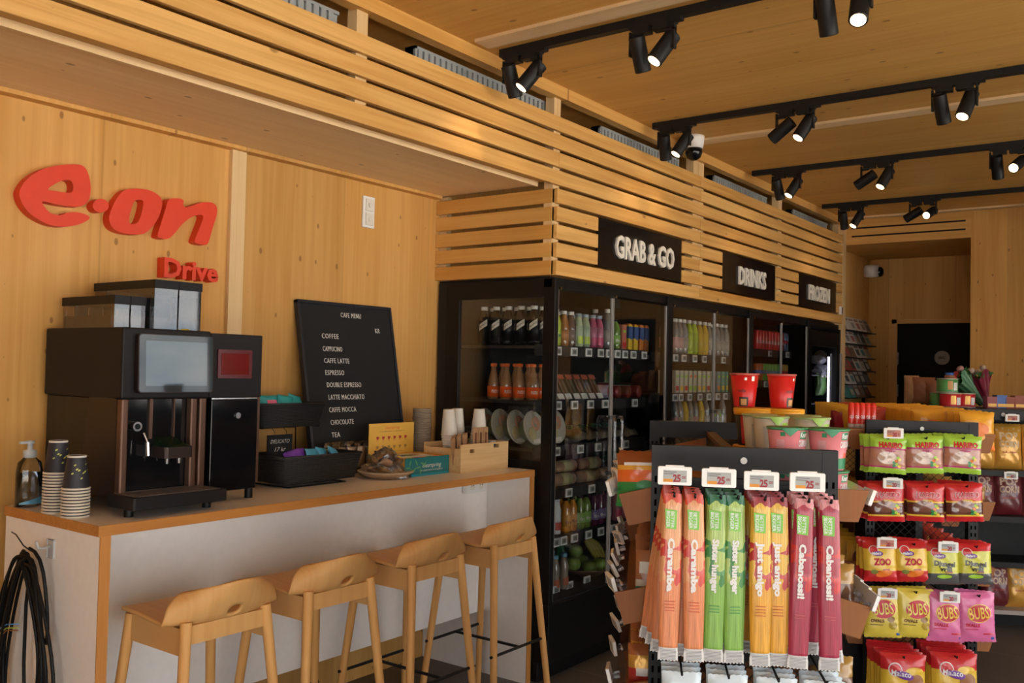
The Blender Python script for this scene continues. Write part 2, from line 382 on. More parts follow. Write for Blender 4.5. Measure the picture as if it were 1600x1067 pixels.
# ---------------- slatted bulkhead over the counter and the coolers
SH, SP, SZ0 = .072, .09, 2.023
signs = [('GRAB & GO', 4.187, 5.187, .62), ('DRINKS', 5.79, 6.771, .50), ('FROZEN', 7.268, 8.235, .53)]
n_tr = 8
def slat(x0, x1, row):
    global n_tr
    z = SZ0+SP*row
    o = struct(MB().box(0, x1-x0, 0, .022, 0, SH).build('trim_%d' % n_tr, pine_slat, loc=(x0, YF, z), bevel=.002)); n_tr += 1
seams = {5: [X0+.06, 5.44, 8.40], 6: [X0+.06, 3.80, 6.93, 8.40], 7: [X0+.06, 5.44, 8.40], 8: [X0+.06, 5.44, 8.40]}
for row in range(5, 9):
    s = seams[row]
    for a, b2 in zip(s, s[1:]): slat(a+.001, b2-.001, row)
for row in (0, 4):
    for a, b2 in ((XC, 5.44), (5.44, 8.40)): slat(a+.001, b2-.001, row)
for row in (1, 2, 3):
    for a, b2 in ((XC, 4.187), (5.187, 5.44), (5.44, 5.79), (6.771, 7.268), (8.235, 8.40)): slat(a+.001, b2-.001, row)
for row in range(5):
    struct(MB().box(0, .022, 0, YW-YF-.024, 0, SH).build('trim_%d' % n_tr, pine_slat_y, loc=(XC-.012, YF+.023, SZ0+SP*row), bevel=.002)); n_tr += 1
for x in (.35, 2.43, 3.78, 5.37, 5.45, 6.86, 8.34):
    struct(MB().box(x, x+.058 if x < 5.3 or x > 7 else x+.075, YF+.023, YF+.075, SZ0+.005 if x > 3.7 else 2.483, 2.93).build('trim_%d' % n_tr, pine_post)); n_tr += 1
struct(MB().box(XC+.012, XC+.05, YW-.06, YW-.002, SZ0, 2.48).build('trim_%d' % n_tr, pine_post)); n_tr += 1
struct(MB().box(X0+.06, XE, YF-.004, YF+.05, 2.912, ZC).build('trim_%d' % n_tr, wood('pine_beam', (.74, .43, .135), (.60, .30, .07), 'X', knots=True, kscale=.35))); n_tr += 1
struct(MB().box(8.40, XE, YF-.004, YF+.12, 0, 2.93).build('trim_%d' % n_tr, pine_post)); n_tr += 1
# shallow joint strips on the ceiling
for x, w2 in ((3.10, .05), (5.17, .05), (8.40, .04)):
    struct(MB().box(x-w2, x+w2, Y0+.1, 2.50, ZC-.014, ZC).build('trim_%d' % n_tr, pine_strip)); n_tr += 1
struct(MB().box(XC+.03, 8.38, YF+.06, YW, 2.012, 2.021).build('trim_%d' % n_tr, blackm)); n_tr += 1
# slotted grey ducts in the gap above the slats
for k, (a, c, nn) in enumerate(((1.55, 2.40, 0), (2.83, 3.84, 0), (4.33, 5.30, 0), (5.83, 6.80, 0), (7.36, 8.25, 0))):
    m_ = MB(); y0, y1, z0, z1 = 2.64, 2.70, 2.80, 2.905
    m_.box(a, c, y0+.012, y1, z0, z1-.012).box(a, c, y0, y1, z1-.012, z1).box(a, a+.012, y0, y1, z0, z1)
    x = a+.02
    while x < c-.02: m_.box(x, x+.024, y0, y0+.012, z0, z1-.012); x += .037
    o = m_.build('cable_duct', [grey_pl])
    tag(o, 'grey slotted duct above the top slat, %s' % ('cut off by the top edge of the photo', 'behind the leftmost track spotlight pair', 'over the food display sign', 'over the drinks sign', 'over the frozen food sign')[k], 'cable duct', 'ducts above the slatted bulkhead')

# ---------------- the three black shop signs
for nmn, x0, x1, wd in signs:
    t_ = thing('shop_sign', 'black panel sign reading %s in white raised letters' % nmn, 'sign', ((x0+x1)/2, YF, 2.108), 0, 'black category signs over the coolers')
    MB().box(-(x1-x0)/2+.002, (x1-x0)/2-.002, .006, .018, 0, .262).build('panel', blackg, t_)
    m_ = MB(); bw = {'GRAB & GO': .70, 'DRINKS': .50, 'FROZEN': .53}[nmn]; hh = .122
    off = {'GRAB & GO': .03, 'DRINKS': .03, 'FROZEN': .02}[nmn]
    text(m_, nmn, lambda x, y, z: (x+off, -.001-z*.006, y+.070), h=hh, w=bw, bold=.034, ext=1.0, spacing=1.0)
    m_.build('lettering', white_l, t_)

# ---------------- small wall things
def small(name, label, cat, loc): return thing(name, label, cat, loc)
s_ = small('wall_switch', 'white double switch on the pine wall above the menu board', 'switch', (3.259, YW, 2.32))
MB().rbox(-.040, .040, -.012, 0, -.078, .078, .004).build('plate', white, s_)
for z in (.035, -.035): MB().rbox(-.026, .026, -.02, -.012, z-.03, z+.03, .003).cone((0, -.02, z), (0, -.024, z), .012, .012, 14).build('rocker', offwhite, s_)
def dome_cam(lab, loc, hang):
    s_ = small('security_camera', lab, 'camera', loc)
    if hang:
        MB().lathe([(.0, 0), (.062, 0), (.062, -.02), (.055, -.075), (.0, -.075)], n=20).build('housing', white, s_)
        MB().lathe([(.05, -.074), (.052, -.10), (.04, -.13), (.018, -.145), (0, -.147)], n=20).build('dome', blackg, s_)
    else:
        MB().lathe([(0, .06), (.06, .06), (.075, .03), (.075, -.05), (0, -.06)], n=20).build('housing', white, s_)
        MB().lathe([(0, .05), (.035, .045), (.05, .02), (.05, -.02), (.035, -.045), (0, -.05)], c=(.02, -.06, -.005), n=16).build('dome', blackg, s_)
dome_cam('white ceiling dome camera beside the second track light', (5.05, 2.42, ZC), True)
dome_cam('white camera with black dome high in the alcove corner', (9.50, 2.60, 2.60), False)
s_ = small('door_sensor', 'tiny white box sensor at the far end of the slats beside the wood post', 'sensor', (8.33, YF, 2.135))
MB().box(-.022, .022, -.02, 0, -.035, .035).build('case', white, s_); MB().box(0, .022, -.021, -.02, -.03, .03).build('window', black, s_)
s_ = small('light_switch', 'white switch plate on the far pine wall beside the second dark door', 'switch', (XE, .215, 2.28))
MB().box(-.012, 0, -.04, .04, -.06, .06).build('plate', white, s_); MB().box(-.018, -.012, -.025, .025, -.03, .03).build('rocker', offwhite, s_)

# ---------------- track lights
lens_m = mat('lamp_lens', (1, .9, .75), .4, emit=(1.0, .66, .34), es=9)
def track(k, x, y1):
    o = MB().box(-.018, .018, 0, y1-Y0-.3, 0, .034).build('light_track', blackm, loc=(x, Y0+.3, ZC-.035))
    tag(o, 'long black ceiling track, %s, carrying pairs of spotlights' % ('nearest to the viewer', 'second from the viewer', 'third from the viewer', 'farthest from the viewer')[k], 'light track', 'ceiling light tracks')
TX = (3.23, 4.67, 6.14, 7.64)
for k, x in enumerate(TX): track(k, x, 2.49)
def head(parent, y, d, lit):
    d = Vector(d).normalized(); side = 1 if y > 0 else -1
    piv = Vector((0, y, -.100))
    MB().box(-.02, .02, y-.022 if side < 0 else y-.05, y+.05 if side < 0 else y+.022, -.036, -.0).box(-.012, .012, y+side*.034, y+side*.042, -.118, -.02).box(-.012, .012, y-.006 if side > 0 else y-.042, y+.042 if side > 0 else y+.006, -.045, -.036).build('bracket', blackm, parent)
    p0 = piv-d*.055; p1 = piv+d*.080
    h = MB().cone(p0, p1, .033, .033, 20).cone(p1, p1+d*.003, .033, .030, 20, caps=False).build('lamp_head', blackm, parent)
    MB().cone(p1+d*.0005, p1+d*.002, .026, .026, 20).build('lens', lens_m, h)
    li = bpy.data.lights.new('spot_beam', 'SPOT'); li.energy = SPOT_W; li.color = SPOT_COL; li.spot_size = math.radians(62); li.spot_blend = .6; li.shadow_soft_size = .03
    lo = bpy.data.objects.new('spot_beam', li); COL.objects.link(lo); lo.parent = h
    lo.location = p1+d*.012; lo.rotation_euler = (-d).to_track_quat('Z', 'Y').to_euler()
FX = {(0, 0): ((.50, 0, -1), (-.55, .55, -1)), (0, 1): ((.5, .0, -1), (-.55, .45, -1)), (0, 2): ((.5, 0, -1), (-.6, -.1, -1)),
      (1, 0): ((.5, .15, -1), (-.5, .45, -1)), (1, 1): ((.1, 1.3, -.9), (-.5, .45, -1)), (1, 2): ((.5, -.1, -1), (-.5, .25, -1)),
      (2, 0): ((.5, -.1, -1), (-.5, .45, -1)), (2, 1): ((.1, 1.4, -.8), (-.5, .40, -1)), (2, 2): ((.5, 0, -1), (-1.2, .35, -.7)),
      (3, 0): ((.5, 0, -1), (-.5, .45, -1)), (3, 1): ((.1, 1.5, -.8), (-1.3, .3, -.6)), (3, 2): ((.5, 0, -1), (-.5, .2, -1))}
FY = ((2.375, 1.735, .99), (2.36, 1.67, .91), (2.25, 1.655, .90), (2.26, 1.71, .90))
for k in range(4):
    for j in range(3):
        t_ = thing('track_spotlight', 'black twin spotlight, %s of the ones hung on the %s ceiling track' % (('nearest the slats', 'second from the slats', 'third from the slats')[j], ('nearest', 'second', 'third', 'farthest')[k]), 'spotlight', (TX[k], FY[k][j], ZC-.035), 0, 'twin spotlights on the ceiling tracks')
        MB().rbox(-.017, .017, -.13, .10, -.012, .001, .004).box(-.014, .014, -.105, -.085, -.02, -.012).build('adapter', blackm, t_)
        head(t_, .058, FX[(k, j)][0], False); head(t_, -.058, FX[(k, j)][1], True)

# ================================================================ THE COUNTER
CX0, CX1, CY0, CY1, CZ = 1.507, 3.785, 2.65, 3.246, 1.05
outlet_y = CY0+.27
t_ = thing('bar_counter', 'long white laminate bar counter with oak edging along the pine wall', 'counter', (CX0, CY0, 0))
m_ = MB(); m_.box(.004, CX1-CX0-.004, .004, CY1-CY0, CZ-.028, CZ); m_.build('worktop', top_lam, t_)
m_ = MB(); m_.box(0, CX1-CX0, 0, .004, CZ-.032, CZ); m_.box(0, .004, .004, CY1-CY0, CZ-.032, CZ).box(CX1-CX0-.004, CX1-CX0, .004, CY1-CY0, CZ-.032, CZ); m_.build('worktop_edging', oak_edge, t_)
for nn, xa, xb in (('end_panel', .006, .040), ('end_panel', CX1-CX0-.036, CX1-CX0-.002)):
    p_ = MB().box(xa, xb, .0045, CY1-CY0+(.09 if xa > 1 else 0), 0, CZ-.032).build(nn, white_lam, t_)
    MB().box(xa, xb, .0, .0045, 0, CZ-.032).build('edging', oak_edge_z, p_)
MB().box(.04, CX1-CX0-.036, .27, .29, .32, CZ-.028).build('back_panel', white_lam, t_)
o_ = thing('power_outlet', 'white double power outlet under the right end of the counter', 'outlet', (3.62, CY0+.2695, .965))
MB().rbox(-.075, .075, -.035, 0, -.035, .04, .006).build('box', white, o_)
for x in (-.035, .035):
    MB().cone((x, -.035, .002), (x, -.0355, .002), .021, .021, 18).build('socket', offwhite, o_)
    MB().cone((x-.007, -.0355, .002), (x-.007, -.0365, .002), .003, .003, 8).cone((x+.007, -.0355, .002), (x+.007, -.0365, .002), .003, .003, 8).build('pin_hole', black, o_)

# black cable coil on a hook on the counter's end
hk = thing('wall_hook', 'clear plastic hook stuck on the counter end holding the cable coil', 'hook', (CX0+.006, 2.935, .945))
MB().rbox(-.004, 0, -.02, .02, -.03, .03, .006).build('plate', mat('hook_plastic', (.5, .5, .5), .3), hk)
MB().tube([(-.004, 0, .01), (-.03, 0, .005), (-.045, 0, .01), (-.05, 0, .03)], .005).build('peg', mat('hook_plastic', (.5, .5, .5)), hk)
rnd = random.Random(3); m_ = MB(); pts = []
for lp in range(9):
    w_ = .12+.05*rnd.random(); h_ = .28+.09*rnd.random(); cy = 3.02+rnd.uniform(-.04, .03); sw = rnd.uniform(-.05, .05); dx = rnd.uniform(-.045, -.004)
    for i in range(20):
        a = 2*PI*i/20; up = math.cos(a)
        yy = cy+math.sin(a)*w_*(.55+.45*(1-max(0, up))) + sw*(1-up)*.5
        zz = .938-h_+h_*up-.02*(lp % 3)
        pts.append((1.488+dx*(.5+.5*abs(math.sin(a/2+lp))), yy, zz))
pts = [(1.47, 2.99, .945), (1.46, 2.95, .95), (1.465, 2.905, .93), (1.47, 2.88, .84), (1.48, 2.87, .70), (1.485, 2.90, .60)]+pts
pts += [(1.47, 3.0, .3), (1.475, 2.93, .5), (1.48, 2.885, .62), (1.485, 2.88, .45), (1.485, 2.88, .25)]
cu = bpy.data.curves.new('path', 'CURVE'); cu.dimensions = '3D'; cu.resolution_u = 2; sp = cu.splines.new('NURBS'); sp.points.add(len(pts)-1)
for p, q in zip(sp.points, pts): p.co = (*q, 1)
sp.use_endpoint_u = True; cu.bevel_depth = .0055; cu.bevel_resolution = 3
co = bpy.data.objects.new('c', cu); COL.objects.link(co)
me = bpy.data.meshes.new_from_object(co.evaluated_get(bpy.context.evaluated_depsgraph_get())); bpy.data.objects.remove(co); me.materials.append(mat('cable_rubber', (.006, .006, .0065), .45, spec=.2))
for p in me.polygons: p.use_smooth = True
co = bpy.data.objects.new('power_cable', me); COL.objects.link(co)
tag(co, 'coiled thick black cable hanging on the white counter end at lower left', 'cable')
m_ = MB().tube([(1.465, 2.97, .94), (1.455, 3.0, .955), (1.45, 3.04, .985), (1.45, 3.07, .99)], .002, 6); m_.build('cable_tie', mat('tie_black', (.01, .01, .01), .5), co)
for c_, dz in ((mat('wire_blue', (.05, .25, .6)), 0), (mat('wire_yellow', (.4, .45, .08)), -.012), (mat('wire_brown', (.25, .08, .02)), -.02)):
    MB().tube([(1.462, 3.03, .70+dz), (1.455, 3.09, .69+dz), (1.452, 3.15, .66+dz*1.6), (1.452, 3.18, .63+dz*2)], .0022, 6).build('wire_end', c_, co)

# ================================================================ BAR STOOLS
def make_stool():
    t_ = thing('bar_stool', '', 'stool')
    # shell: v runs from the front edge over the seat and up the low back
    prof = [(.168, .752), (.152, .764), (.10, .764), (.03, .757), (-.04, .749), (-.095, .744), (-.138, .748), (-.170, .768), (-.192, .803), (-.208, .843), (-.217, .882)]
    def width(v):   # half width
        return [.150, .196, .206, .208, .208, .209, .212, .212, .206, .192, .150][v]
    nv = len(prof); nu = 16; vs = []
    for j in range(nv):
        y, z = prof[j]; hw = width(j)
        for i in range(nu+1):
            u = -1+2*i/nu; e = abs(u)**2.2
            back = max(0, (j-5)/5)
            yy = y + .115*e*back + .018*e*(1-back)*(-1 if j < 2 else 0)
            zz = z + .020*e*(1-back)*min(1, j/3) - .030*e*back*back
            vs.append((u*hw, yy, zz))
    fs = []; hole = {(7, 7), (8, 7)}
    for j in range(nv-1):
        for i in range(nu):
            if (i, j) in hole: continue
            a = j*(nu+1)+i; fs.append((a, a+1, a+nu+2, a+nu+1))
    me = MB(); me.add(vs, fs, 0, True); o = me.build('seat_shell', oak_seat, t_)
    s = o.modifiers.new('s', 'SUBSURF'); s.levels = 1; s.render_levels = 2
    s = o.modifiers.new('t', 'SOLIDIFY'); s.thickness = .011; s.offset = -1
    top = {}
    for sx in (-1, 1):
        for sy in (-1, 1):
            zt = .782 if sy < 0 else .762
            k = lambda z: .187+(.30-z)*.0848
            p = (sx*k(zt), sy*k(zt)*.985, zt-.012); q = (sx*k(0), sy*k(0), 0)
            MB().cone(q, p, .0145, .018, 16).build('leg', oak, t_); top[(sx, sy)] = p
    a = .148
    for x0, x1, y0, y1 in ((-a, a, a-.008, a+.008), (-a, a, -a-.004, -a+.012), (-a-.008, -a+.008, -a, a), (a-.008, a+.008, -a, a)):
        MB().box(x0, x1, y0, y1, .702 if y1 < 0 and x1-x0 > .1 else .668, .758 if y1 < 0 and x1-x0 > .1 else .750).build('apron', oak_seat, t_)
    m_ = MB()
    r_ = .187
    for s in (-1, 1): m_.cone((-r_-.022, s*r_, .30), (r_+.022, s*r_, .30), .0065, .0065, 12)
    m_.cone((0, -r_, .30), (0, r_, .30), .0065, .0065, 12)
    m_.build('foot_rest', blackm, t_)
    return t_
st = Kind(make_stool)
for i, (x, y, rz) in enumerate(((1.814, 2.575, 0), (2.31, 2.60, 0), (2.86, 2.625, 0), (3.405, 2.637, 0))):
    st.put((x, y, 0), ('oak bar stool nearest the cable coil, leftmost in the photo', 'oak bar stool second from the left, below the coffee machine fridge', 'oak bar stool third from the left, between two others', 'oak bar stool nearest the glass coolers')[i], rz, 'oak stools along the counter')

# ================================================================ THE E.ON SIGN (outlines on the wall plane)
def PX(x, y): p = on(x, y, 1, YW-.045); return (p.x, p.z)
def Z6(pts): return [PX(x/4, 220+y/4) for x, y in pts]
def smooth_loop(pts, k=4):
    n = len(pts); out = []
    for i in range(n):
        p0, p1, p2, p3 = (Vector(pts[(i+j-1) % n]) for j in range(4))
        for s in range(k):
            t = s/k; out.append(tuple(.5*((2*p1)+(-p0+p2)*t+(2*p0-5*p1+4*p2-p3)*t*t+(-p0+3*p1-3*p2+p3)*t**3)))
    return out
def letter(name, outer, holes, depth, parent, ma):
    c = bpy.data.curves.new('l', 'CURVE'); c.dimensions = '2D'; c.fill_mode = 'BOTH'; c.extrude = depth/2
    for lp in [outer]+holes:
        sp = c.splines.new('POLY'); sp.points.add(len(lp)-1); sp.use_cyclic_u = True
        for p, q in zip(sp.points, lp): p.co = (q[0], q[1], 0, 1)
    o = bpy.data.objects.new('l', c); COL.objects.link(o)
    me = bpy.data.meshes.new_from_object(o.evaluated_get(bpy.context.evaluated_depsgraph_get())); bpy.data.objects.remove(o)
    me.transform(Matrix(((1, 0, 0, 0), (0, 0, -1, YW-.022-depth/2+.022), (0, 1, 0, 0), (0, 0, 0, 1))))
    me.transform(Matrix.Translation(-parent.location)); me.materials.append(ma)
    o = bpy.data.objects.new(name, me); COL.objects.link(o); o.parent = parent; return o
e_o = Z6([(400,150),(490,148),(535,172),(560,235),(567,310),(552,375),(510,408),(440,410),(350,396),(265,379),(285,420),(320,453),(370,464),(400,458),(420,449),(480,446),(540,462),(560,482),(530,507),(470,528),(390,537),(300,520),(210,472),(150,410),(122,340),(132,290),(180,228),(260,180),(330,160)])
e_h = Z6([(300,302),(360,260),(420,243),(450,258),(458,295),(445,322),(400,322),(345,312)])
dot = Z6([(630+50*math.cos(a*PI/8), 405+43*math.sin(a*PI/8)) for a in range(16)])
o_o = Z6([(830,298),(920,305),(985,335),(1015,380),(1005,440),(985,490),(950,540),(900,580),(830,585),(760,573),(705,545),(682,490),(695,430),(730,360),(775,312)])
o_h = Z6([(850,372),(885,370),(897,388),(888,440),(868,500),(840,520),(812,515),(808,485),(820,430),(835,388)])
n_o = Z6([(1050,375),(1075,360),(1130,362),(1148,378),(1145,400),(1165,416),(1215,400),(1275,383),(1330,388),(1355,415),(1355,460),(1328,550),(1300,640),(1270,650),(1225,638),(1220,615),(1247,545),(1270,480),(1255,463),(1200,475),(1140,520),(1090,580),(1050,612),(1000,607),(985,590),(1000,535),(1030,440)])
t_ = thing('wall_logo', 'big red raised lowercase e.on lettering on the left part of the pine wall', 'sign', (1.65, YW, 2.0))
for nn, a_, h_ in (('letter', e_o, [e_h]), ('dot', dot, []), ('letter', o_o, [o_h]), ('letter', n_o, [])):
    letter(nn, smooth_loop(a_, 3), [smooth_loop(h, 3) for h in h_], .045, t_, eon_red)
a_ = PX(252, 435); b_ = PX(337, 438)
t_ = thing('wall_lettering', 'smaller red raised word Drive under the big red wall letters', 'sign', ((a_[0]+b_[0])/2+.008, YW, (PX(260,433)[1]+PX(330,437)[1])/2-.002))
m_ = MB(); text(m_, 'Drive', lambda x, y, z: (x, -.026-z*.025, y), w=(b_[0]-a_[0]), h=.076, bold=.045, ext=1.0); m_.build('lettering', eon_red, t_)

# ================================================================ COFFEE MACHINE
MX, MY = 1.652, 2.80
t_ = thing('coffee_machine', 'large black bean-to-cup coffee machine with touch screen and bean hoppers', 'coffee machine', (MX, MY, CZ))
D = .50
MB().box(0, .335, .0, D, .375, .61).build('upper_housing', charcoal, t_, bevel=.006)
m_ = MB(); m_.box(.012, .325, .03, D, .05, .375); m_.build('lower_body', blackg, t_, bevel=.003)
m_ = MB(); m_.prism([(.03, .05), (.03, .373), (.20, .40), (.26, .05)], .004, .012, axis='X'); m_.build('side_cover', bronze_d, t_)
for x in (.004, .262): MB().rbox(x, x+.026, .0, .03, .055, .373, .006).build('front_pillar', bronze, t_)
for x in (.300,): MB().rbox(x, x+.028, .004, .034, .055, .373, .006).build('front_pillar', bronze, t_)
MB().box(.118, .130, .022, .03, .24, .373).build('inner_trim', bronze, t_); MB().box(.21, .214, .022, .03, .24, .373).build('inner_trim', bronze, t_)
o_ = MB().rbox(.128, .235, -.06, .03, .178, .215, .012).build('coffee_spout', bronze_d, t_)
MB().hexa([(.135,-.058,.214),(.228,-.058,.214),(.228,.03,.216),(.135,.03,.216),(.145,-.045,.222),(.218,-.045,.222),(.218,.03,.245),(.145,.03,.245)]).build('spout_top', mat('spout_glow', (.006, .018, .008), .2), o_)  # faint green glow put into the dark base colour, no emission
for x in (.155, .20): MB().cone((x, -.03, .178), (x, -.03, .158), .008, .006, 12).build('nozzle', chrome, o_)
o_ = MB().cone((.055, .03, .285), (.055, -.012, .285), .016, .016, 18).build('steam_knob', chrome, t_)
MB().cone((.055, -.012, .285), (.055, -.016, .285), .010, .008, 18).build('knob_cap', black, o_)
o_ = MB().cone((.085, .0, .262), (.093, -.012, .232), .004, .004, 10).cone((.093, -.012, .232), (.095, -.014, .188), .0075, .0085, 14).build('steam_wand', chrome, t_)
o_ = MB().rbox(-.02, .33, -.125, .03, .028, .068, .008).build('drip_tray', charcoal, t_, bevel=.002)
m_ = MB()
for i in range(22): m_.box(.0+i*.0142, .0+i*.0142+.009, -.112, .02, .068, .0705)
m_.box(.0, .31, -.112, -.104, .068, .0708).box(.0, .31, .014, .022, .068, .0708); m_.build('drip_grille', mat('tray_steel', (.30, .25, .22), .4, .6), o_)
for x, y in ((.01, -.05), (.30, -.05), (.01, .42), (.31, .42)): MB().cone((x, y, 0), (x, y, .05), .015, .015, 14).build('foot', black, t_)
o_ = MB().rbox(.045, .325, -.028, -.004, .395, .590, .012, axis='Y') if False else None
def rrect(w, h, r, n=4):
    pts = []
    for cx, cy, a0 in ((w/2-r, h/2-r, 0), (-w/2+r, h/2-r, 90), (-w/2+r, -h/2+r, 180), (w/2-r, -h/2+r, 270)):
        for i in range(n+1):
            a = math.radians(a0+90*i/n); pts.append((cx+r*math.cos(a), cy+r*math.sin(a)))
    return pts
scr_g = mat('screen_glass', (.03, .04, .045), .04, spec=.35)
# a touch screen leaning back a little, so that it mirrors the sky outside
tilt = Matrix.Translation((.186, -.012, .493)) @ Matrix.Rotation(math.radians(-2.2), 4, 'X')
o_ = MB().prism(rrect(.286, .196, .012), -.011, .010, axis='Y').build('screen_frame', bronze_d, t_, M=tilt)
MB().prism(rrect(.280, .190, .010), -.0125, -.011, axis='Y').build('touch_screen', scr_g, o_, M=tilt)
MB().prism(rrect(.235, .150, .002), -.0130, -.0125, axis='Y').build('display', mat('display_glass', (.05, .085, .11), .03, spec=.5), o_, M=tilt)  # the sky's bluish reflection is tinted into the display's base colour
# bean hoppers: clear boxes with black lids
def hopper(x0, x1, y0, y1, z0, z1, cells):
    w_ = (x1-x0)/cells
    for i in range(cells):
        a = x0+w_*i+.003; b = x0+w_*(i+1)-.003
        h = MB().box(a, b, y0, y1, z0, z1-.03).build('bean_hopper', smoke, t_)
        MB().box(a-.002, b+.002, y0-.004, y1+.004, z1-.03, z1).build('hopper_lid', black, h)
        bn = MB().box(a+.004, b-.004, y0+.03, y1-.005, z0+.001, z0+.045 if cells > 1 else z0+.03).build('beans', mat('coffee_beans', (.03, .015, .01), .6), h)
        MB().box(a+.002, b-.002, y1-.08, y1-.076, z0+.002, z1-.03).build('divider', black, h)
hopper(.045, .165, .14, .48, .61, .722, 2); hopper(.168, .36, .10, .49, .61, .785, 2)
m_ = MB().tube([(.27, .13, .613), (.29, .09, .614), (.31, .10, .614)], .004, 6); m_.build('key_tag', mat('key_yellow', (.75, .55, .02)), t_)

t_ = thing('milk_fridge', 'tall black milk fridge with red payment reader joined to the coffee machine', 'milk fridge', (1.992, MY, CZ))
MB().box(0, .225, .008, .49, .375, .605).build('upper_housing', charcoal, t_, bevel=.004)
o_ = MB().box(.004, .205, .0, .02, .04, .368).build('fridge_door', blackg, t_, bevel=.003)
MB().cone((.115, .0, .31), (.115, -.006, .31), .011, .011, 18).build('door_lock', chrome, o_)
MB().box(.004, .20, .0, .018, .370, .374).build('trim_strip', chrome, t_)
MB().box(.01, .215, .02, .49, .04, .372).build('lower_housing', black, t_); MB().box(.208, .222, .01, .04, .06, .372).build('front_pillar', bronze, t_)
o_ = MB().box(.028, .176, .003, .008, .445, .548).build('payment_reader', mat('reader_red', (.10, .003, .004), .2, spec=.4), t_)
MB().box(.042, .160, .0015, .003, .458, .535).build('reader_window', mat('reader_window', (.15, .012, .010), .08, spec=.6), o_)
for x, y in ((.03, .04), (.205, .04), (.03, .44), (.205, .44)): MB().cone((x, y, 0), (x, y, .04), .015, .015, 14).build('foot', black, t_)

# ================================================================ THINGS ON THE COUNTER
cupdark, t, b = nm('cup_dark_print')
b.inputs['Base Color'].default_value = (.022, .020, .026, 1)
b.inputs['Roughness'].default_value = .55; MATS['cup_dark_print'] = cupdark
band = mat('cup_band', (.03, .028, .035), .55); cream = mat('cup_cream', (.68, .62, .50), .6); leafy = mat('print_yellow', (.50, .50, .10), .6)
def dark_cup(x, y, z, lab, rim):
    t_ = thing('paper_cup', lab, 'paper cup', (x, y, z), 0, 'upside-down dark coffee cups left of the coffee machine')
    MB().lathe([(.0405, 0), (.0412, .003), (.028, .105), (.0282, .106)], n=28).build('cup_wall', cupdark if not rim else band, t_)
    MB().lathe([(.0435, .0), (.0442, .003), (.0425, .006), (.041, .006)], n=28).build('rim', cream, t_)
    if not rim:
        MB().lathe([(.0288, .101), (.0288, .107), (.026, .107), (.026, .104), (0, .104)], n=24).build('cup_base', offwhite, t_)
        m_ = MB()
        for i in range(9):
            a = -2.4+i*.19; z_ = .052+.016*math.sin(i*1.1)+.012*(i % 2); r = .0412-(.0132)*(z_/.105)+.0006
            c = Vector((r*math.cos(a), r*math.sin(a), z_)); tt = Vector((-math.sin(a), math.cos(a), .5)); up = Vector((.3*math.sin(a), -.3*math.cos(a), 1))
            m_.add([c+tt*.004*math.cos(q*PI/3)+up*.0026*math.sin(q*PI/3) for q in range(6)], [tuple(range(6))])
        m_.build('leaf_print', leafy, t_)
for (px_, py_, n, side) in ((96, 802, 14, 'tall stack standing behind'), (126, 809, 10, 'short stack standing in front')):
    p = on(px_, py_, 2, CZ)
    for i in range(n):
        last = i == n-1
        dark_cup(p.x, p.y+.035, CZ+i*.0098, ('topmost cup of the %s, its dark printed wall fully showing' if last else 'dark paper cup nested in the %s, only its pale rim showing') % side, not last)
p = on(46, 792, 2, CZ)
t_ = thing('pump_bottle', 'clear plastic hand sanitizer pump bottle at the far left of the counter', 'bottle', (p.x, p.y+.01, CZ))
MB().lathe([(.0, .0), (.040, .0), (.044, .005), (.044, .12), (.038, .15), (.018, .168), (.018, .178)], n=24, sx=1, sy=.72).build('bottle_body', glassmat('bottle_clear', (.80, .82, .84), 1.45, .05, boost=1.6), t_)
MB().lathe([(.0, .003), (.040, .003), (.041, .03), (.0405, .115), (0, .115)], n=24, sx=.96, sy=.68).build('gel', glassmat('gel', (.72, .76, .80), 1.33, .1), t_)
MB().lathe([(.017, .165), (.021, .168), (.021, .19), (.009, .193), (.009, .212), (.014, .213), (.014, .222), (0, .224)], n=18).box(-.035, 0, -.007, .007, .213, .221).build('pump', mat('pump_clear', (.55, .57, .58), .3), t_)
MB().add([(.030*math.cos(a)*1.47*.99, -.0315-.0*a, .02+.0) for a in (0,)], []).build('label', teal, t_) if False else None
m_ = MB(); m_.sheet(lambda u, v: (.0446*math.cos(-2.6+u*1.9), .0446*.72*math.sin(-2.6+u*1.9), .012+v*.022*(u+.2)), 10, 2); m_.build('label', mat('label_blue', (.10, .30, .45), .4), t_)

# menu board leaning on the wall
mt = Matrix.Translation((2.804, 3.175, CZ+.001)) @ Matrix.Rotation(math.radians(-10.6), 4, 'X')
t_ = thing('menu_board', 'black felt letter board with white cafe menu leaning on the wall', 'menu board', (2.804, 3.175, CZ+.001), rot=(math.radians(-10.6), 0, 0))
MB().box(.012, .602, -.004, .012, .012, .800).build('felt', mat('felt_black', (.009, .009, .010), .9), t_)
m_ = MB()
m_.box(0, .614, -.012, .016, 0, .014).box(0, .614, -.012, .016, .798, .812).box(0, .014, -.012, .016, 0, .812).box(.60, .614, -.012, .016, 0, .812)
m_.build('frame', mat('frame_blueblack', (.012, .014, .020), .45), t_, bevel=.002)
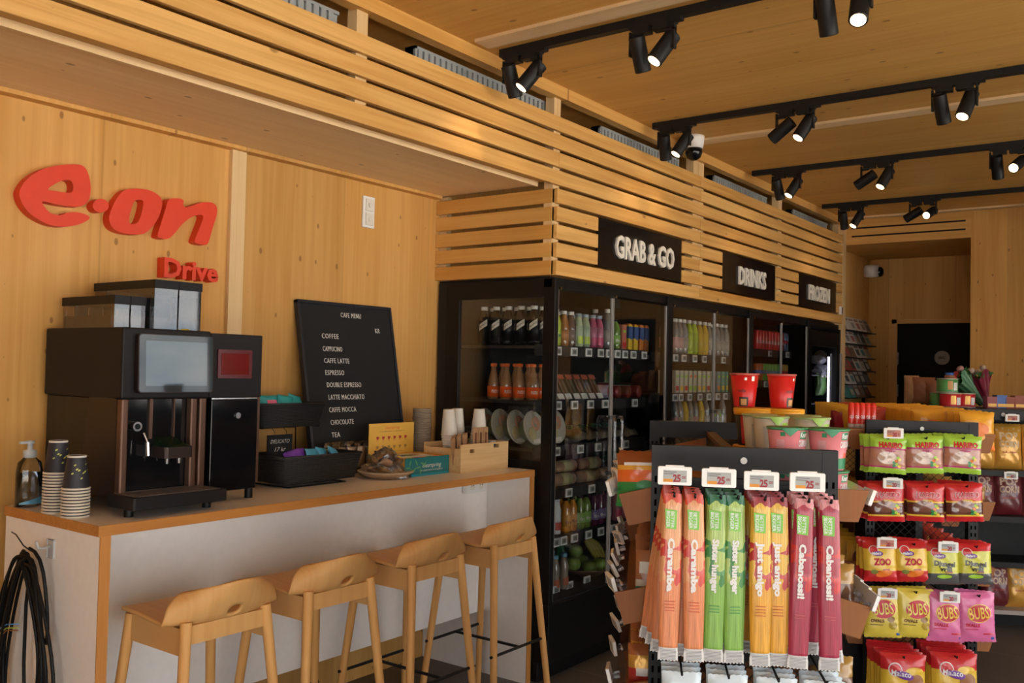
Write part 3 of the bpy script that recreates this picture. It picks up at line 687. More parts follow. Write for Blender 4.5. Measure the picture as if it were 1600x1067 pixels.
# lines: text, left px, right px, middle py
rows = [('CAFE MENU', 532, 564, 493), ('KR', 586, 593, 517), ('COFFEE', 502.5, 529, 525), ('CAPPUCINO', 504, 535, 545), ('CAFFE LATTE', 506, 546, 563.5), ('ESPRESSO', 508, 538, 582), ('DOUBLE ESPRESSO', 510, 565, 601), ('LATTE MACCHIATO', 512.5, 570, 620), ('CAFFE MOCCA', 513.5, 557, 639.5), ('CHOCOLATE', 516, 553, 659), ('TEA', 518, 531.5, 679)]
inv = mt.inverted(); nrm = (mt.to_3x3() @ Vector((0, 1, 0))); org = mt @ Vector((0, -.0045, 0))
def onboard(x, y):
    d = ray(x, y); o = Vector((0, 0, EYE)); t = (org-o).dot(nrm)/d.dot(nrm); return inv @ (o+d*t)
for s, xa, xb, y in rows:
    sl = -.02 + .0*(y-580)
    a = onboard(xa, y); b = onboard(xb, y)
    m_ = MB(); text(m_, s, lambda x, yy, z: ((a.x+b.x)/2+x, -.0048-z*.001, (a.z+b.z)/2-.012+yy), w=abs(b.x-a.x)*(.97), h=.024, bold=-.008, ext=1, spacing=1.15); m_.build('menu_line', white_l, t_)

# two-tier wire basket stand with snack bags and a price card
def basket(parent, x0, x1, y0, y1, z0, z1, nm_):
    m_ = MB(); n = 14; slo = .02
    for k in range(n+1):
        f = k/n; g = slo*(1-f); z = z0+(z1-z0)*f
        a, b, c, d = x0+g, x1-g, y0+g, y1-g; r = .003 if k < n else .006
        wob = .0012*(-1)**k
        m_.tube([(a-wob, c, z), (b+wob, c, z), (b, d+wob, z), (a, d-wob, z), (a-wob, c, z)], r, 6)
    m_.box(x0+slo, x1-slo, y0+slo, y1-slo, z0-.002, z0+.002)
    ng = 18
    for i in range(ng+1):
        f = i/ng
        m_.cone((x0+slo+(x1-x0-2*slo)*f, y0+slo, z0), (x0+(x1-x0)*f, y0, z1), .0022, .0022, 5).cone((x0+slo+(x1-x0-2*slo)*f, y1-slo, z0), (x0+(x1-x0)*f, y1, z1), .0022, .0022, 5)
        if i % 2 == 0:
            m_.cone((x0+slo, y0+slo+(y1-y0-2*slo)*f, z0), (x0, y0+(y1-y0)*f, z1), .0022, .0022, 5).cone((x1-slo, y0+slo+(y1-y0-2*slo)*f, z0), (x1, y0+(y1-y0)*f, z1), .0022, .0022, 5)
    # woven sheet between the canes
    for (p0, p1, q0, q1) in (((x0+slo,y0+slo),(x1-slo,y0+slo),(x0,y0),(x1,y0)), ((x1-slo,y0+slo),(x1-slo,y1-slo),(x1,y0),(x1,y1)), ((x1-slo,y1-slo),(x0+slo,y1-slo),(x1,y1),(x0,y1)), ((x0+slo,y1-slo),(x0+slo,y0+slo),(x0,y1),(x0,y0))):
        m_.add([(*p0, z0), (*p1, z0), (*q1, z1), (*q0, z1)], [(0, 1, 2, 3)])
    return m_.build(nm_, mat('black_wicker', (.012, .011, .011), .55), parent)
t_ = thing('basket_stand', 'black wire stand holding two black wicker snack baskets', 'basket stand', (2.42, 2.93, CZ))
basket(t_, 0, .42, -.02, .22, .02, .125, 'basket'); basket(t_, .02, .365, .16, .33, .235, .33, 'basket')
m_ = MB()
for x in (.04, .35): m_.tube([(x, -.0, .004), (x, .30, .004), (x, .325, .05), (x, .33, .23), (x, .17, .232), (x, .165, .25)], .003, 6)
m_.tube([(.04, 0, .004), (.35, 0, .004)], .003, 6).tube([(.04, .33, .22), (.35, .33, .22)], .003, 6); m_.build('wire_frame', black, t_)
# price card: placed where the picture shows it, hanging from the upper basket
a = on(418, 684, 1, 3.02); b = on(456, 716, 1, 3.02)
t_ = thing('price_card', 'small black chalk card reading Delicato 17 kr on the basket stand', 'price card', ((a.x+b.x)/2, 3.02, b.z+.010))
wd, hd = b.x-a.x, a.z-b.z
MB().box(-wd/2, wd/2, 0, .004, 0, hd).build('card', black, t_)
m_ = MB(); text(m_, 'DELICATO', lambda x, y, z: (x, -.0006, hd*.62+y), w=wd*.76, h=.016, bold=-.012, shear=.3); text(m_, '17 kr', lambda x, y, z: (x+.002, -.0006, hd*.25+y), w=wd*.45, h=.018, bold=-.012, shear=.3); m_.build('chalk_writing', white_l, t_)
m_ = MB().tube([(-.03, .002, hd-.008), (-.03, -.003, hd+.01), (-.03, .02, hd+.03)], .0012, 5).tube([(.03, .002, hd-.008), (.03, -.003, hd+.01), (.03, .02, hd+.03)], .0012, 5); m_.build('string', black, t_)
# crumpled packs
def crumple(w, d, h, seed, k=10):
    r = random.Random(seed); ph = [r.uniform(0, 6.3) for _ in range(6)]
    def P(u, v, s):
        x = (u-.5)*w; y = (v-.5)*d; e = max(0, 1-abs(2*u-1)**2.5)*max(0, 1-abs(2*v-1)**2.5)
        wr = math.sin(u*13+ph[0])*math.sin(v*9+ph[1])*.12+math.sin(u*29+ph[2]+v*17)*.06
        return (x, y, s*h/2*(e**.5)*(1+wr)+h*.15*math.sin(v*6+ph[3])*abs(2*u-1)**2)
    m = MB(); m.sheet(lambda u, v: P(u, v, 1), k, k); m.sheet(lambda u, v: P(1-u, v, -1), k, k); return m
def pack(name, label, cat, c1, loc, rot, size, seed, group, c2=None):
    t_ = thing(name, label, cat, loc, 0, group, rot)
    crumple(size[0], size[1], size[2], seed).build('wrapper', c1, t_)
    if c2: MB().sheet(lambda u, v: ((u-.5)*size[0]*.5, (v-.5)*size[1]*.4, size[2]*.5*(1.02-.3*(abs(2*u-1)**2.5*.3+abs(2*v-1)**2.5*.3))+.002), 4, 4).build('label', c2, t_)
    return t_
tealb = mat('bag_teal', (.02, .33, .34), .3); skyb = mat('bag_sky', (.08, .42, .66), .3); lil = mat('bag_violet', (.20, .06, .50), .3)
for i, (x, y) in enumerate(((2.56, 3.18), (2.64, 3.17), (2.71, 3.19))):
    pack('snack_bag', '%s teal snack bag from the left in the upper wicker basket' % ORD[i], 'snack bag', tealb, (x, y, CZ+.325), (1.2, .1*i, .15*i), (.10, .085, .03), i, 'teal snack bags in the upper basket', pink if i == 0 else None)
for i, (x, c, cn) in enumerate(((2.55, lil, 'violet'), (2.59, lil, 'violet'), (2.65, skyb, 'sky blue'), (2.72, skyb, 'sky blue'), (2.77, skyb, 'sky blue'))):
    pack('snack_bag', '%s snack bag in the lower wicker basket, %s' % (cn, ('leftmost', 'right beside the leftmost one', 'in the middle with raised corner', 'second from the right', 'rightmost')[i]), 'snack bag', c, (x, 3.0+.02*(i % 2), CZ+.108), (1.1, .12*i-.2, .1*i), (.085, .08, .025), i+9, 'snack bags in the lower basket')

# wrapped crispbread packs behind the plate
for i in range(5):
    p = on(500+i*13, 738-i*3, 2, CZ)
    t_ = thing('crispbread_pack', 'clear bag of pale square crispbread, %s of the row under the menu board' % ORD[i], 'crispbread pack', (2.86+i*.062, 3.13, CZ), .1, 'crispbread packs under the menu board')
    for k in range(3): MB().rbox(-.028, .028, -.012+k*.012, -.003+k*.012, .03, .125, .004).build('crispbread', mat('crispbread_tan', (.55, .36, .19), .8), t_)
    m_ = crumple(.09, .15, .06, i+40, 8); m_.build('clear_bag', film, t_, M=Matrix.Translation((0, .0, .078)) @ Matrix.Rotation(PI/2, 4, 'X'))

# paper plate with wrapped cookies
p = on(598, 747, 2, CZ)
PC = Vector((3.015, 2.93, CZ))
t_ = thing('paper_plate', 'brown round paper plate full of wrapped treats on the counter', 'plate', PC)
MB().lathe([(0, .002), (.075, .002), (.09, .008), (.122, .030), (.126, .031), (.126, .028), (.092, .004), (.078, 0), (0, 0)], n=40).build('dish', mat('plate_board', (.40, .24, .13), .7), t_)
MB().lathe([(.122, .0302), (.127, .0318), (.127, .0298)], n=40).build('pale_rim', mat('plate_rim', (.62, .50, .36), .6), t_)
cook = mat('cookie_brown', (.30, .15, .08), .7); cook2 = mat('cookie_tan', (.52, .30, .15), .7)
tr = random.Random(5); kk = 0
for lay, (n, r_, z_) in enumerate(((7, .07, .035), (6, .045, .068), (3, .02, .10))):
    for i in range(n):
        a = 2*PI*i/n+lay*.5+.3; kk += 1
        t_ = thing('wrapped_cookie', 'clear-wrapped %s cookie on the paper plate, %s layer of the heap' % (('dark', 'tan')[kk % 2], ('bottom', 'middle', 'top')[lay]), 'cookie', PC+Vector((r_*math.cos(a), r_*math.sin(a), z_)), 0, 'wrapped %s cookies in the %s layer' % (('dark', 'tan')[kk % 2], ('bottom', 'middle', 'top')[lay]), rot=(tr.uniform(-.7, .7), tr.uniform(-.7, .7), tr.uniform(0, 6)))
        MB().lathe([(0, -.009), (.026, -.008), (.030, 0), (.026, .008), (0, .010)], n=14).build('cookie', (cook, cook2)[kk % 2], t_)
        crumple(.095, .08, .040, kk, 8).build('clear_wrap', wrapf, t_)
        MB().rbox(-.014, .014, -.009, .009, .0165, .017, .002).build('label', (offwhite, mat('label_grey', (.10, .10, .12)), mat('label_or', (.7, .16, .03)))[kk % 3], t_)

# tea box with raised lid
a = on(625, 745, 2, CZ)
t_ = thing('tea_box', 'open yellow and green box of assorted teas with illustrated raised lid', 'tea box', (3.065, 2.86, CZ), 0)
TW, TD, TH = .305, .235, .085
MB().box(0, TW, 0, TD, 0, .004).box(0, .003, 0, TD, 0, TH).box(TW-.003, TW, 0, TD, 0, TH).box(0, TW, TD-.003, TD, 0, TH).build('carton', mat('tea_orange', (.72, .33, .04), .5), t_)
MB().box(0, TW, -.0005, .003, 0, TH).build('front_flap', mat('tea_green', (.01, .16, .17), .4), t_)
m_ = MB(); text(m_, 'clearspring', lambda x, y, z: (x+TW*.60, -.001, .038+y), w=.13, h=.02, bold=.0, shear=.25); text(m_, 'en ny generation av ekologiskt te', lambda x, y, z: (x+TW*.60, -.001, .022+y), w=.15, h=.008, bold=0); m_.build('front_lettering', offwhite, t_)
m_ = MB()
for i in range(9):
    c = Vector((.02+.014*i, -.0012, .022+.022*math.sin(i*1.9)+.02)); a_ = i*1.3; l_ = .02
    dv = Vector((math.cos(a_), 0, math.sin(a_)))*l_; nv_ = Vector((-math.sin(a_), 0, math.cos(a_)))*.005
    m_.add([c-dv, c+nv_, c+dv, c-nv_], [(0, 3, 2, 1)])
m_.build('leaf_print', mat('tea_leaf', (.12, .35, .12), .5), t_)
MB().box(0, TW, -.0006, -.0004, 0, .010).build('stripe', mat('tea_cyan', (.02, .32, .42), .4), t_)
MB().box(.0, TW, TD-.004, TD, TH, TH+.145).build('raised_lid', mat('tea_yellow', (.80, .46, .07), .5), t_)
m_ = MB(); text(m_, 'clearspring', lambda x, y, z: (x+TW/2, TD-.005, TH+.118+y), w=.10, h=.014, bold=0, shear=.2); m_.build('lid_lettering', mat('tea_red', (.75, .12, .04)), t_)
m_ = MB(); text(m_, 'en ny generation av ekologiskt te', lambda x, y, z: (x+TW/2, TD-.005, TH+.104+y), w=.17, h=.007, bold=0); text(m_, 'ekologiska teer med omsorg', lambda x, y, z: (x+TW/2, TD-.005, TH+.008+y), w=.14, h=.005, bold=0); m_.build('lid_small_print', mat('tea_ink', (.25, .14, .04)), t_)
for r_ in range(2):
    m_ = MB()
    for i in range(6):
        cx = .055+i*.038; cz = TH+.075-r_*.044
        m_.add([(cx-.009, TD-.005, cz+.008), (cx+.009, TD-.005, cz+.008), (cx+.005, TD-.005, cz-.006), (cx-.005, TD-.005, cz-.006)], [(3, 2, 1, 0)]); m_.add([(cx+.009, TD-.005, cz+.006), (cx+.013, TD-.005, cz+.002), (cx+.007, TD-.005, cz)], [(2, 1, 0)]); m_.add([(cx-.007, TD-.005, cz-.012), (cx+.007, TD-.005, cz-.012), (cx+.007, TD-.005, cz-.0105), (cx-.007, TD-.005, cz-.0105)], [(3, 2, 1, 0)])
    m_.build('cup_pictures', (mat('print_red', (.45, .03, .02)), mat('print_olive', (.38, .20, .04)))[r_], t_)
tcs = [red, lime, purple, yellow, teal, orange, pink, white, blue, green, gold, white]
for i in range(12):
    cx = .012+(i % 6)*.048; cy = .012+(i//6)*.112
    t2 = thing('tea_sachet_row', '%s row of tea sachets from the left in the tea box, %s half' % (ORD[i % 6], ('front', 'back')[i//6]), 'tea sachets', (3.065+cx, 2.86+cy, CZ+.006), 0, 'rows of tea sachets in the box')
    MB().box(0, .044, 0, .104, 0, .073).build('sachets', white, t2); MB().box(.004, .040, .01, .05, .0731, .0745).build('tag', tcs[i], t2)

# pine crate with stirrers, cups and sugar sticks
CBX, CBY = 3.385, 2.80
t_ = thing('wooden_crate', 'small pale pine crate with hand holes holding cups and stirrers', 'crate', (CBX, CBY, CZ))
CW, CD, CH = .375, .235, .135
def plate_hole(m_, x0, x1, z0, z1, hx, hz, hw, hh, f):
    m_.box(x0, hx-hw, *f, z0, z1).box(hx+hw, x1, *f, z0, z1).box(hx-hw, hx+hw, *f, z0, hz-hh).box(hx-hw, hx+hw, *f, hz+hh, z1)
m_ = MB(); plate_hole(m_, 0, CW*.48, 0, CH, .085, CH-.034, .018, .009, (0, .009)); plate_hole(m_, CW*.48, CW, 0, CH, CW-.10, CH-.018, .022, .009, (0, .009)); m_.build('front_panel', lt_wood, t_)
MB().box(0, CW, CD-.009, CD, 0, CH).build('rear_panel', lt_wood, t_)
MB().box(0, .009, .009, CD-.009, 0, CH-.02).build('side_panel', lt_wood, t_); MB().box(CW-.009, CW, .009, CD-.009, 0, CH).build('side_panel', lt_wood, t_)
MB().box(.009, CW-.009, .009, CD-.009, 0, .008).build('bottom', lt_wood, t_); MB().box(CW*.47, CW*.49, .009, CD-.009, .008, CH-.01).build('divider', lt_wood, t_)
wcup = Kind(lambda: (lambda t: (MB().lathe([(.0385, 0), (.0395, .003), (.0272, .125), (.0272, .127), (.0, .1255)], n=24).build('cup_wall', mat('paper_white', (.76, .71, .62), .7), t), MB().lathe([(.040, 0), (.0412, .003), (.040, .006)], n=24).build('rim', mat('paper_white', (.7, .7, .7)), t), t)[-1])(thing('paper_cup', '', 'paper cup')))
bcup = None
for (x, y, n, tilt_, sd, zb) in ((3.50, 2.945, 11, .02, 'leaning leftmost', .05), (3.575, 2.985, 11, 0, 'middle', .05), (3.625, 2.885, 11, 0, 'right-hand', .05)):
    for i in range(n):
        wcup.put((x-.055*i*.012/.2*(sd[0] == 'l'), y, CZ+zb+.012*i), ('topmost white paper cup of the %s stack in the crate' if i == n-1 else 'white paper cup nested in the %s stack in the crate') % sd, 0, 'white paper cups in the %s crate stack' % sd, rot=(0, -.06 if sd[0] == 'l' else 0, 0))
gcup = Kind(lambda: (lambda t: (MB().lathe([(.033, 0), (.034, .003), (.024, .08), (.0, .08)], n=20).build('cup_wall', mat('paper_bluish', (.45, .50, .55), .6), t), t)[-1])(thing('paper_cup', '', 'paper cup')))
for i in range(8): gcup.put((3.70, 2.97, CZ+.02+.010*i), 'pale blue small cup, %s of the stack at the right of the crate' % ('topmost' if i == 7 else 'nested lower part'), 0, 'pale blue cups in the crate')
stir = Kind(lambda: (lambda t: (MB().rbox(-.019, .019, -.003, .003, 0, .165, .002).build('paper_sleeve', kraft, t), MB().box(-.007, .007, -.0035, -.003, .04, .14).build('print', brown, t), t)[-1])(thing('cutlery_sleeve', '', 'cutlery sleeve')))
for i in range(9): stir.put((3.41+i*.013, 2.86+.004*(i % 3), CZ+.02), 'kraft paper cutlery sleeve leaning in the crate, %s from the left' % ORD[i], 0, 'leaning kraft sleeves in the crate', rot=(0, -.45+i*.035, .5))
for i, x in enumerate((3.545, 3.585, 3.625)): stir.put((x-.01, 2.835, CZ+.045), 'upright kraft paper cutlery sleeve at the crate front, %s from the left' % ORD[i], 0, 'upright kraft sleeves in the crate')
t_ = thing('creamer_tub', 'small white and blue tub in the right half of the crate', 'tub', (3.70, 2.86, CZ+.105))
MB().lathe([(0, 0), (.018, 0), (.022, .03), (.0235, .031), (.0, .032)], n=18).build('tub', white, t_); MB().lathe([(.0195, .008), (.0215, .025)], n=18).build('label', blue, t_)
t_ = thing('plastic_bag', 'crumpled clear plastic bag sticking out of the crate at right', 'bag', (3.70, 2.96, CZ+.17), rot=(.4, .3, .2)); crumple(.12, .11, .05, 77).build('film', film, t_)

# stack of kraft lids
lid = Kind(lambda: (lambda t: (MB().lathe([(0, 0), (.042, 0), (.047, .002), (.048, .006), (.046, .0085), (.03, .009), (.028, .006), (0, .006)], n=26).build('lid_disc', mat('pulp_grey', (.36, .29, .21), .85), t), t)[-1])(thing('fibre_lid', '', 'cup lid')))
rn = random.Random(11)
for i in range(33): lid.put((3.505+rn.uniform(-.0015, .0015), 3.16+rn.uniform(-.0015, .0015), CZ+i*.0088), 'brown pulp cup lid in the tall stack beside the white cups%s' % (', the topmost' if i == 32 else ''), 0, 'pulp lids in the tall stack' if i < 32 else None)

# ================================================================ GLASS-DOOR COOLERS
U = [(3.80, 5.025, 'first', 4.382), (5.025, 6.30, 'second', 5.716), (6.30, 7.53, 'third', 6.95), (7.53, 8.395, 'last', None)]
YD = 2.572
ROWZ = [[1.65, 1.365, 1.125, .900, .652, .385], [1.645, 1.390, 1.12, .90, .65, .385], [1.715, 1.475, 1.22, .98, .72, .42]]
shelf_edge = mat('shelf_edge', (.02, .02, .021), .45)
led = mat('freezer_strip', (1, 1, 1), .4, emit=(.80, .78, 1.0), es=5)
tagm = [white, mat('eink_grey', (.30, .31, .29), .5), mat('eink_dark', (.12, .12, .11), .6)]
coolers = []
for ui, (x0, x1, nme, xm) in enumerate(U):
    t_ = thing('drinks_cooler' if ui < 3 else 'upright_freezer', 'tall black glass-door %s, %s of the row from the counter' % ('cooler' if ui < 3 else 'freezer with white light strip', nme), 'cooler' if ui < 3 else 'freezer', (x0, 2.56, 0), 0, None)
    coolers.append(t_); w_ = x1-x0; dy = -2.56
    MB().box(0, w_, .06, YW-2.575, 0, .10).box(0, w_, .0, YW-2.575, .10, .385).build('base', black, t_, bevel=.004)
    MB().box(0, w_, .71, YW-2.575, .385, 2.008).build('rear_panel', dark_in, t_)
    MB().box(0, w_, .02, .71, 1.965, 2.008).build('top_panel', black, t_)
    if ui == 0:
        MB().box(0, .024, .07, .62, .385, 1.09).box(0, .024, .07, .62, 1.915, 1.965).box(0, .024, .62, .71, .385, 1.965).build('side_panel', black, t_)
        MB().add([(.012, .07, 1.09), (.012, .62, 1.09), (.012, .62, 1.915), (.012, .07, 1.915)], [(0, 1, 2, 3)]).build('side_glass', side_gl, t_)
        MB().box(0, .035, .0, .07, .385, 2.008).build('corner_post', black, t_, bevel=.003)
    else:
        MB().box(.0, .07, .0, .05, .385, 2.008).build('corner_post', black, t_, bevel=.003)
        if ui >= 2: MB().box(.0, .024, .05, .71, .385, 1.965).build('side_panel', dark_in, t_)
    if ui == 3: MB().box(w_-.035, w_, .0, .71, .385, 1.965).build('side_panel', black, t_)
    a0, b0 = (.036 if ui == 0 else .071), w_-.003
    if xm:
        for k, (a, b) in enumerate(((a0, xm-x0-.004), (xm-x0+.004, b0))):
            dr = MB().add([(a, .012, .40), (b, .012, .40), (b, .012, 1.95), (a, .012, 1.95)], [(0, 1, 2, 3)]).build('glass_door', glass, t_)
            MB().box(a, a+.008, .006, .018, .40, 1.95).build('door_edge', acryl_edge, dr); MB().box(b-.008, b, .006, .018, .40, 1.95).build('door_edge', acryl_edge, dr)
            hx = b-.035 if k == 0 else a+.035
            MB().tube([(hx, .010, 1.0), (hx, -.035, 1.0), (hx, -.04, 1.02), (hx, -.04, 1.28), (hx, -.035, 1.30), (hx, .010, 1.30)], .010, 10).build('handle', glassmat('handle_clear', (.80, .80, .82), 1.5, .15, boost=2), dr)
            MB().cone((a+.02, .012, 1.96), (a+.02, .0, 1.96), .008, .008, 10).build('hinge', chrome, dr)
        for r, z in enumerate(ROWZ[ui][:5]):
            MB().box(.03, w_-.03, .14, .71, z+.008, z+.024).box(.03, w_-.03, .128, .14, z-.028, z+.030).build('shelf', shelf_edge, t_)
        MB().box(.03, w_-.03, .02, .71, .385, .392).build('bottom_shelf', shelf_edge, t_)
    else:
        dr = MB().box(.04, .10, .0, .03, .40, 1.93).box(w_-.10, w_-.04, .0, .03, .40, 1.93).box(.10, w_-.10, .0, .03, .40, .47).box(.10, w_-.10, .0, .03, 1.80, 1.93).build('freezer_door', black, t_)
        MB().add([(.10, .015, .47), (w_-.10, .015, .47), (w_-.10, .015, 1.80), (.10, .015, 1.80)], [(0, 1, 2, 3)]).build('door_glass', glass, dr)
        MB().box(w_-.09, w_-.075, -.035, -.02, .7, 1.75).build('handle', mat('handle_grey', (.25, .25, .26), .3, .8), dr)
        MB().box(w_-.125, w_-.112, .06, .075, .5, 1.72).build('light_strip', led, t_)
        for z in (.55, .80, 1.05, 1.30, 1.55): MB().box(.05, w_-.05, .12, .70, z, z+.006).build('wire_shelf', mat('wire_grey', (.15, .15, .16), .4, .6), t_)
# e-ink price tags on the shelf rails
tg = Kind(lambda: (lambda t: (MB().rbox(-.032, .032, -.010, 0, -.022, .022, .003).build('tag_case', tagm[0], t), MB().box(-.022, .022, -.011, -.010, -.015, .015).box(-.014, .014, -.0115, -.011, -.010, .008, 1).build('display', [tagm[1], tagm[2]], t), t)[-1])(thing('shelf_price_tag', '', 'price tag')))
def tagrow(ui, r, pxs, y):
    for i, x in enumerate(pxs):
        p = on(x, y, 1, 2.685)
        if U[ui][0]+.06 < p.x < U[ui][1]-.05:
            tg.put((p.x, 2.684, ROWZ[ui][r] if r < 5 else .405), 'white e-ink tag, %s from the left on the %s of the %s cooler' % (ORD[i], ('top shelf', 'second shelf', 'third shelf', 'fourth shelf', 'fifth shelf', 'floor')[r], U[ui][2]), 0, 'shelf tags in the %s cooler' % U[ui][2])
tagrow(0, 0, (858, 870, 895, 918, 937, 950, 963, 975, 988, 1005), 552)
tagrow(0, 1, (857, 870, 896, 921, 944, 990), 632)
tagrow(0, 2, (833, 868, 905, 933, 976), 702)
tagrow(0, 3, (856, 887, 923, 955, 978), 765)
tagrow(0, 4, (854, 867, 879, 896, 918, 937, 957, 976), 835)
tagrow(0, 5, (853, 867, 888, 915), 925)
tagrow(1, 0, (1054, 1067, 1084, 1099, 1129, 1150), 560)
tagrow(1, 1, (1053, 1062, 1076, 1092, 1106, 1120, 1132, 1144, 1156), 620)
tagrow(2, 0, (1202, 1229), 556)
tagrow(2, 1, (1180, 1195, 1212, 1228, 1240), 603)

# ---------------- bottles, cans, cartons
def lab_patch(t_, r, z0, z1, m, a0=-2.6, a1=-.5, name='label'):
    MB().sheet(lambda u, v: ((r+.0006)*math.cos(a0+(a1-a0)*u), (r+.0006)*math.sin(a0+(a1-a0)*u), z0+(z1-z0)*v), 10, 1).build(name, m, t_)
def curved_text(t_, s, r, z, h, w, m, a=-PI/2-.2, name='lettering'):
    mb = MB(); text(mb, s, lambda x, y, zz: ((r+.0012)*math.cos(a+x/r), (r+.0012)*math.sin(a+x/r), z+y), h=h, w=w, bold=.03); mb.build(name, m, t_)
def bottle(body, cap, label, h=.205, r=.031, neck=.013, sleeve=False, txt=None, txm=None, label2=None, nm_='drink_bottle'):
    def mk():
        t_ = thing(nm_, '', 'bottle')
        hs = h*.66
        MB().lathe([(0, 0), (r*.9, 0), (r, .006), (r, hs*.45), (r*.96, hs*.5), (r, hs*.56), (r, hs), (r*.82, hs+.02), (neck+.002, h*.88), (neck, h*.90), (neck, h-.004)], n=16).build('bottle_body', body, t_)
        MB().lathe([(neck+.0015, h*.905), (neck+.004, h*.91), (neck+.004, h), (0, h)], n=14).build('cap', cap, t_)
        if label: MB().lathe([(r+.0006, h*.10), (r+.0008, hs*.97)] if sleeve else [(r+.0006, h*.18), (r+.0008, h*.48)], n=16).build('label', label, t_)
        if label2: lab_patch(t_, r+.0008, h*.12, h*.34, label2)
        if txt: curved_text(t_, txt, r+.001, h*.25, .018, r*1.5, txm or white_l)
        return t_
    return Kind(mk)
pl = {}
def liq(name, c): return mat('liquid_'+name, c, .15, spec=.6, coat=.4)
clearw = mat('water_clear', (.22, .22, .21), .12, coat=.6)
Kb = {
 'black': bottle(liq('black', (.010, .010, .010)), white, black, .205, .031, .015, True, label2=None),
 'lime': bottle(liq('lime', (.46, .60, .05)), white, mat('lime_sleeve', (.50, .66, .08), .4), .20, .032, .015, True, 'LIME', green),
 'amber': bottle(liq('amber', (.35, .15, .05)), white, mat('amber_sleeve', (.45, .20, .08), .4), .195, .030, .015),
 'grey': bottle(liq('greybrown', (.16, .10, .08)), white, mat('grey_sleeve', (.25, .18, .15), .4), .195, .030, .015),
 'pale': bottle(liq('pale', (.50, .56, .35)), mat('cap_blue', (.35, .48, .60), .4), mat('pale_sleeve', (.50, .58, .42), .4), .19, .028, .015, True, label2=mat('lime2', (.50, .62, .05), .4)),
 'pink': bottle(liq('pinkd', (.50, .10, .18)), mat('cap_blue', (.4, .5, .6)), mat('pink_sleeve', (.58, .22, .32), .4), .19, .028, .015, True, label2=mat('pink2', (.60, .05, .16), .4)),
 'water': bottle(clearw, white, mat('clear_label', (.42, .38, .33), .5), .235, .031, .013),
 'waterpink': bottle(clearw, white, mat('pink_label', (.62, .36, .33), .5), .235, .031, .013),
 'wgreen': bottle(liq('lemon', (.40, .55, .05)), white, mat('lemon_label', (.45, .60, .08), .4), .235, .031, .013, True),
 'wyellow': bottle(liq('mango', (.65, .42, .04)), white, mat('mango_label', (.70, .46, .06), .4), .235, .031, .013, True),
 'orangej': bottle(liq('orangej', (.60, .22, .02)), black, mat('orange_label', (.62, .26, .03), .4), .185, .030, .012, txt='fre', txm=mat('dk', (.2, .02, .01))),
 'greenj': bottle(liq('greenj', (.16, .26, .05)), black, mat('green_label', (.28, .52, .12), .4), .185, .030, .012, txt='fre', txm=white_l),
 'purplej': bottle(liq('purplej', (.12, .02, .06)), black, mat('purple_label', (.26, .20, .42), .4), .185, .030, .012, txt='fre', txm=white_l),
 'redj': bottle(liq('redj', (.40, .05, .04)), white, mat('red_label', (.55, .06, .05), .4), .185, .030, .012),
 'whiteb': bottle(mat('yog_white', (.72, .72, .72), .35), mat('yog_cap', (.6, .62, .66), .35), None, .19, .029, .018, label2=mat('yog_red', (.60, .08, .05), .4)),
 'pinky': bottle(mat('yog_pink', (.55, .16, .20), .35), mat('yog_pcap', (.55, .2, .25), .35), None, .185, .031, .018, label2=mat('yog_red2', (.60, .03, .08), .4)),
 'smooth': bottle(mat('smoothie_glass', (.30, .24, .18), .1, coat=.8), mat('cap_sky', (.16, .42, .58), .35), None, .185, .028, .015, label2=mat('juice_red', (.45, .10, .04), .4)),
 'smooth2': bottle(mat('tonic_glass', (.12, .12, .12), .08, coat=.8), chrome, mat('tonic_label', (.25, .24, .28), .4), .185, .028, .013),
}
def pucko():
    t_ = thing('chocolate_milk_bottle', '', 'bottle')
    MB().lathe([(0, 0), (.029, 0), (.032, .006), (.032, .075), (.029, .10), (.020, .135), (.014, .155), (.014, .175)], n=18).build('bottle_body', mat('milk_brown', (.30, .16, .08), .12, coat=.8), t_)
    MB().lathe([(.016, .172), (.017, .175), (.017, .188), (0, .190)], n=14).build('cap', mat('cap_orange', (.80, .15, .02), .35), t_)
    MB().lathe([(.0326, .012), (.0328, .068)], n=18).build('label', mat('label_orange', (.78, .10, .01), .4), t_)
    curved_text(t_, 'PUCKO', .0328, .034, .016, .040, offwhite, a=-PI/2-.55); return t_
Kb['pucko'] = Kind(pucko)
def can(c, c2, h=.145, r=.029, txt=None, name='drink_can'):
    def mk():
        t_ = thing(name, '', 'can')
        MB().lathe([(0, 0), (r*.85, 0), (r, .006), (r, h-.010), (r*.88, h)], n=16).build('can_body', c, t_)
        MB().lathe([(r*.88, h), (r*.88, h+.002), (r*.78, h-.001), (0, h-.001)], n=16).build('lid', chrome, t_)
        if c2: MB().lathe([(r+.0006, h*.42), (r+.0006, h*.62)], n=16).build('band', c2, t_)
        if txt: curved_text(t_, txt, r+.001, h*.35, .02, r*1.5, white_l)
        return t_
    return Kind(mk)
Kb['redcan'] = can(mat('can_red', (.55, .02, .02), .3), None, .155, .029, 'COLA'); Kb['orangecan'] = can(mat('can_orange', (.60, .12, .02), .3), mat('can_blue', (.15, .2, .5), .3), .135)
Kb['greencan'] = can(mat('can_green', (.20, .50, .05), .3), mat('can_silver', (.3, .35, .4), .3), .135); Kb['yellowcan'] = can(mat('can_yellow', (.55, .30, .03), .3), mat('can_red', (.5, .1, .1)), .135)
Kb['bluecan'] = can(mat('can_bluesilver', (.08, .11, .20), .3, .3), mat('can_redband', (.45, .03, .04), .3), .155, .026)
Kb['blueyellow'] = can(mat('juice_yellow', (.75, .42, .02), .4), None, .155, .024); Kb['blueorange'] = can(mat('juice_orange', (.75, .20, .02), .4), None, .150, .024)
